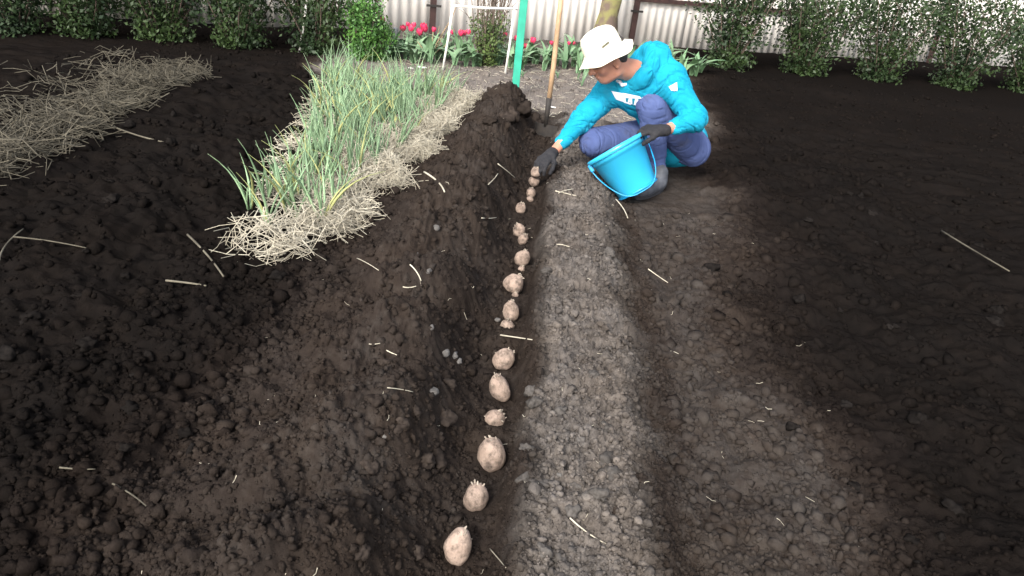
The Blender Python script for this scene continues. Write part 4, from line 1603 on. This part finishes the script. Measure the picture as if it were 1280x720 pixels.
# hoodie
S = SDF(LO, HI + 0.05, 0.0048)
limbs(S, 0.022, 0.045, legs=False, arms=False)
S.ell(J['belly'], (a, np.cross(a, sp1), sp1), (0.178, 0.15, 0.17), 0.05)
for s_, cuff in (('R', 0.31), ('L', 0.36)):
    sh, el, wr = J['sh' + s_], J['el' + s_], J['wr' + s_]
    we = wr + (el - wr) * cuff
    S.cone(sh, el, 0.083, 0.066, 0.05)
    S.cone(el, we, 0.066, 0.043, 0.03)
    S.cone(we + (el - we) * 0.14, we, 0.046, 0.037, 0.01)
# hood piled behind the neck
N0 = J['neck']
ring_c = N0 - UPH * 0.022 - FWH * 0.03
axr = nrm(UPH * 0.9 + np.array([-0.55, 0, 0.1]))
e1 = nrm(FWH - axr * (FWH @ axr))
e2 = np.cross(axr, e1)
prev = None
for k in range(13):
    an_ = math.radians(-145 + 290 * k / 12) + math.pi
    pt = ring_c + (e1 * math.cos(an_) * 0.100 + e2 * math.sin(an_) * 0.098) + axr * (0.035 * -math.cos(an_))
    if prev is not None:
        S.cone(prev, pt, 0.036, 0.036, 0.035)
    prev = pt
S.ell(ring_c - e1 * 0.105 - axr * 0.02, (e1, e2, axr), (0.07, 0.10, 0.055), 0.05)
jf2 = [(J['elR'], 0.14), (J['elL'], 0.12), (J['wrR'], 0.10), (J['wrL'], 0.1), (J['shR'], 0.13), (J['shL'], 0.13), (J['belly'], 0.2), (ring_c - e1 * 0.08, 0.12)]
hoodie_me = S.mesh('hoodie', lambda P: folds(P, 0.011, [(J['shR'], J['elR'], 20), (J['elR'], J['wrR'], 26), (J['shL'], J['elL'], 20), (J['elL'], J['wrL'], 26), (J['pelvis'], J['neck'], 13), (ring_c - e2 * 0.12, ring_c + e2 * 0.12, 22)], jf2))
hoodie = adopt(obj('hoodie', hoodie_me, HOODIE), person)
# hood edge lining around the neck
mb = MB()
pts = []
for k in range(17):
    an_ = math.radians(-128 + 256 * k / 16) + math.pi
    pts.append(ring_c + (e1 * math.cos(an_) * 0.082 + e2 * math.sin(an_) * 0.080) + axr * (0.030 * -math.cos(an_) + 0.026))
mb.tube(pts, 0.010, 8)
adopt(obj('hood_edge', mb.mesh('hood_edge'), HOODIE_TRIM), hoodie).matrix_parent_inverse = Matrix.Identity(4)

# chest print and sleeve patch laid on the cloth
bvh = BVHTree.FromPolygons([tuple(v_.co) for v_ in hoodie_me.vertices], [tuple(p.vertices) for p in hoodie_me.polygons])


def decal(name, quads_px, m, n=5):
    mb = MB()
    for q in quads_px:
        q = np.array(q, float)
        g, ok = [], True
        for i in range(n):
            for j in range(n):
                u, v_ = i / (n - 1), j / (n - 1)
                p = (q[0] * (1 - u) + q[1] * u) * (1 - v_) + (q[3] * (1 - u) + q[2] * u) * v_
                h = bvh.ray_cast(V(CC), V(ray(*p)))
                if h[0] is None:
                    ok = False
                    break
                nn_ = h[1] if h[1].dot(V(CF)) < 0 else -h[1]
                g.append(tuple(h[0] + nn_ * 0.003))
            if not ok:
                break
        if ok:
            mb.add(g, [(i * n + j, (i + 1) * n + j, (i + 1) * n + j + 1, i * n + j + 1) for i in range(n - 1) for j in range(n - 1)])
    o = obj(name, mb.mesh(name), m)
    o.parent = hoodie
    o.matrix_parent_inverse = Matrix.Identity(4)
    return o


pr = [[(764.5, 113.6), (800, 120.0), (802, 122.8), (769, 121.8)], [(766.8, 117.5), (781, 119.5), (780, 127.2), (770.5, 124.0)]]
for k in range(6):                      # slanted strokes of the worn lettering
    x = 780.5 + k * 3.9
    y0, y1 = 120 + k * 0.3, 128.0 + k * 1.0
    sl = 2.6 if k % 2 else -0.8
    pr.append([(x + sl, y0), (x + sl + 2.5, y0 + 0.3), (x + 2.5, y1), (x, y1 - 0.4)])
pr.append([(778, 125.0), (788, 128.4), (789, 130.8), (780, 127.8)])
decal('chest_print', pr, PRINT)
decal('sleeve_print', [[(836, 108), (846, 103), (847, 114), (839, 113)]], PRINT)
# drawstring knot
mb = MB()
kpts = [at(771, 101.5, 4.0), at(775, 103, 3.985), at(778, 107, 3.99), at(783, 105.5, 4.0)]
for i in range(len(kpts)):
    h = bvh.ray_cast(V(CC), V(ray(*[(771, 101.5), (775, 103), (778, 107), (783, 105.5)][i])))
    if h[0] is not None:
        kpts[i] = np.array(h[0]) - CF * 0.006
mb.tube(kpts, [0.008, 0.010, 0.011, 0.007], 7)
o = obj('drawstring', mb.mesh('drawstring'), PRINT)
o.parent = hoodie
o.matrix_parent_inverse = Matrix.Identity(4)

# hat
HATC = hp(0.010, 0, 0.046)
prof = [(0.0001, 0.118), (0.035, 0.117), (0.066, 0.110), (0.083, 0.098), (0.092, 0.078), (0.097, 0.050), (0.101, 0.022), (0.105, 0.010), (0.118, -0.004), (0.134, -0.016), (0.150, -0.026), (0.1505, -0.0285),
        (0.146, -0.026), (0.130, -0.0175), (0.114, -0.007), (0.100, 0.006), (0.097, 0.022), (0.092, 0.05), (0.086, 0.078), (0.076, 0.094), (0.06, 0.104), (0.0001, 0.112)]
HU = nrm(UPH + np.array([-0.10, 0.10, 0]))
HF = nrm(FWH - HU * (FWH @ HU))
HS = np.cross(HU, HF)
hm = lathe(prof, HATC, HU, HF * 1.04, HS * 0.96, 56)
P = np.array([v_.co[:] for v_ in hm.vertices])
q = P - HATC
rad_ = np.linalg.norm(q - np.outer(q @ HU, HU), axis=1)
fl = np.clip((rad_ - 0.09) / 0.06, 0, 1)
ang = np.arctan2(q @ HS, q @ HF)
P = P + np.outer(fl * (0.010 * np.sin(2 * ang + 0.6) + 0.006 * np.sin(5 * ang)), HU)
wr_ = (np.abs(noise3((P - HATC) @ np.array([HF, HS, HU]).T * np.array([18, 18, 45]) + 9) - 0.5)) * 2
P = P + (q / (np.linalg.norm(q, axis=1)[:, None] + 1e-6)) * (0.007 * (0.5 - wr_))[:, None]
hm.vertices.foreach_set('co', P.astype(np.float32).ravel())
hm.update()
hat = adopt(obj('bucket_hat', hm, HAT_M), person)
hb = BVHTree.FromPolygons([tuple(v_.co) for v_ in hm.vertices], [tuple(p.vertices) for p in hm.polygons])
for nm, qd, m_, off in (('hat_tag', [(752.0, 58.5), (760.5, 51.5), (762, 54), (753, 61)], OLIVE, 0.0025),):
    g = []
    qd = np.array(qd, float)
    for i in range(5):
        for j in range(3):
            u, v_ = i / 4, j / 2
            p = (qd[0] * (1 - u) + qd[1] * u) * (1 - v_) + (qd[3] * (1 - u) + qd[2] * u) * v_
            h = hb.ray_cast(V(CC), V(ray(*p)))
            if h[0] is not None:
                g.append(tuple(h[0] - V(CF) * off))
    if len(g) == 15:
        mb = MB()
        mb.add(g, [(i * 3 + j, (i + 1) * 3 + j, (i + 1) * 3 + j + 1, i * 3 + j + 1) for i in range(4) for j in range(2)])
        o = obj(nm, mb.mesh(nm), m_)
        o.parent = hat
        o.matrix_parent_inverse = Matrix.Identity(4)


# gloves: palm, four fingers and a thumb
def glove(wr, fwd, pn, curl, thumb_side, spread=0.10, sc=1.0, res=0.003):
    fwd = nrm(fwd)
    pn = nrm(np.asarray(pn, float) - fwd * (np.asarray(pn, float) @ fwd))
    sd = np.cross(fwd, pn) * thumb_side    # towards the thumb
    S = SDF(wr - 0.22, wr + 0.22, res)
    S.cone(wr - fwd * 0.012, wr + fwd * 0.012, 0.032, 0.031, 0.01)
    for i, (off, L) in enumerate(((0.030, 0.076), (0.010, 0.084), (-0.011, 0.079), (-0.031, 0.064))):
        off, L = off * sc, L * sc
        kn = wr + fwd * (0.088 - 0.006 * abs(i - 1)) * sc + sd * off
        S.cone(wr + sd * off * 0.6 + fwd * 0.012, kn, 0.017, 0.0135, 0.016)
        d = nrm(fwd + sd * (off * 2.2 + spread * (1.5 - i) * 0.4))
        p = kn
        c = curl[i]
        for j, (fr, r) in enumerate(((0.44, 0.0118), (0.32, 0.0112), (0.26, 0.0100))):
            an_ = c[j]
            d2 = nrm(d * math.cos(an_) + pn * math.sin(an_))
            pn2 = nrm(pn * math.cos(an_) - d * math.sin(an_))
            q = p + d2 * L * fr
            S.cone(p, q, r * sc, r * sc * 0.94, 0.006)
            p, d, pn_ = q, d2, pn2
            if j == 0:
                pn0 = pn.copy()
            pn = pn2
        pn = pn0
    tb = wr + fwd * 0.025 + sd * 0.026
    t1 = tb + nrm(fwd * 0.75 + sd * 0.65 + pn * 0.35) * 0.042 * sc
    t2 = t1 + nrm(fwd * 0.85 + sd * 0.15 + pn * 0.65) * 0.034 * sc
    t3 = t2 + nrm(fwd * 0.8 - sd * 0.1 + pn * 0.8) * 0.026 * sc
    S.cone(tb, t1, 0.0165, 0.0135, 0.014)
    S.cone(t1, t2, 0.0128, 0.0120, 0.006)
    S.cone(t2, t3, 0.0120, 0.0105, 0.006)
    return S.mesh('glove', lambda P: 0.0028 * (noise3(P * 70) - 0.5))


PH = PP[18][0]
WR = J['wrR'] + (J['elR'] - J['wrR']) * 0.0
fw = nrm((PH + np.array([0.02, 0.01, 0.05])) - WR)
cv = [(0.25, 0.6, 0.5), (0.3, 0.65, 0.5), (0.35, 0.65, 0.5), (0.4, 0.7, 0.5)]
g = adopt(obj('glove', glove(WR + fw * 0.02, fw, np.array([-0.35, -0.55, -0.75]), cv, 1), GLOVE), person)
WL = J['wrL']
TGT = BB + bax * (bh + 0.02) + blat * 0.11 + bfr * 0.06
fw = nrm(TGT + np.array([0, 0, 0.02]) - WL)
cv = [(0.35, 0.9, 0.7), (0.4, 0.95, 0.7), (0.45, 1.0, 0.7), (0.5, 1.0, 0.7)]
g = adopt(obj('glove', glove(WL + fw * 0.005, fw, np.array([-0.1, 0.25, -0.9]), cv, 1), GLOVE), person)


# shoes
def shoe(heel, toe):
    heel, toe = np.array(heel), np.array(toe)
    d = toe - heel
    d[2] = 0
    d = nrm(d)
    up = np.array([0, 0, 1.0])
    sd = np.cross(up, d)
    S = SDF(np.minimum(heel, toe) - 0.16, np.maximum(heel, toe) + 0.2, 0.005)
    L = 0.29
    S.ell(heel + d * 0.05 + up * 0.055, (d, sd, up), (0.062, 0.040, 0.055), 0.03)
    S.ell(heel + d * 0.14 + up * 0.048, (d, sd, up), (0.10, 0.044, 0.046), 0.03)
    S.ell(heel + d * 0.22 + up * 0.040, (d, sd, up), (0.075, 0.050, 0.040), 0.03)
    S.cone(heel + d * 0.06 + up * 0.07, heel + d * 0.055 + up * 0.115, 0.044, 0.042, 0.02)
    o = adopt(obj('shoe', S.mesh('shoe', lambda P: 0.004 * (noise3(P * 40) - 0.5)), SHOE), person)
    mb = MB()
    ring_ = []
    for k in range(28):
        a = 2 * math.pi * k / 28
        c_, s__ = math.cos(a), math.sin(a)
        wv_ = 0.043 + 0.010 * c_ - 0.006 * (1 - abs(c_))
        ring_.append(heel + d * (0.145 + 0.15 * math.copysign(abs(c_) ** 0.8, c_)) + sd * wv_ * s__)
    vv = [q + up * 0.0 for q in ring_] + [q + up * 0.024 for q in ring_]
    mb.add(vv, [(k, (k + 1) % 28, 28 + (k + 1) % 28, 28 + k) for k in range(28)] + [tuple(range(27, -1, -1)), tuple(range(28, 56))])
    s2 = obj('sole', mb.mesh('sole', False), SOLE)
    s2.parent = o
    s2.matrix_parent_inverse = Matrix.Identity(4)


A = J['ankL']
T = np.array([0.44, 3.74, 0])
gz = hz(A[0], A[1])
hl = A.copy() + np.array([0.045, -0.005, 0])
hl[2] = min(gz, 0.06)
shoe(hl, np.array([T[0], T[1], hl[2]]))
A = J['ankR']
hl = A.copy()
hl[2] = max(hz(A[0], A[1]), A[2] - 0.10)
shoe(hl + np.array([0.0, 0.04, 0]), hl + np.array([-0.22, -0.2, 0]))
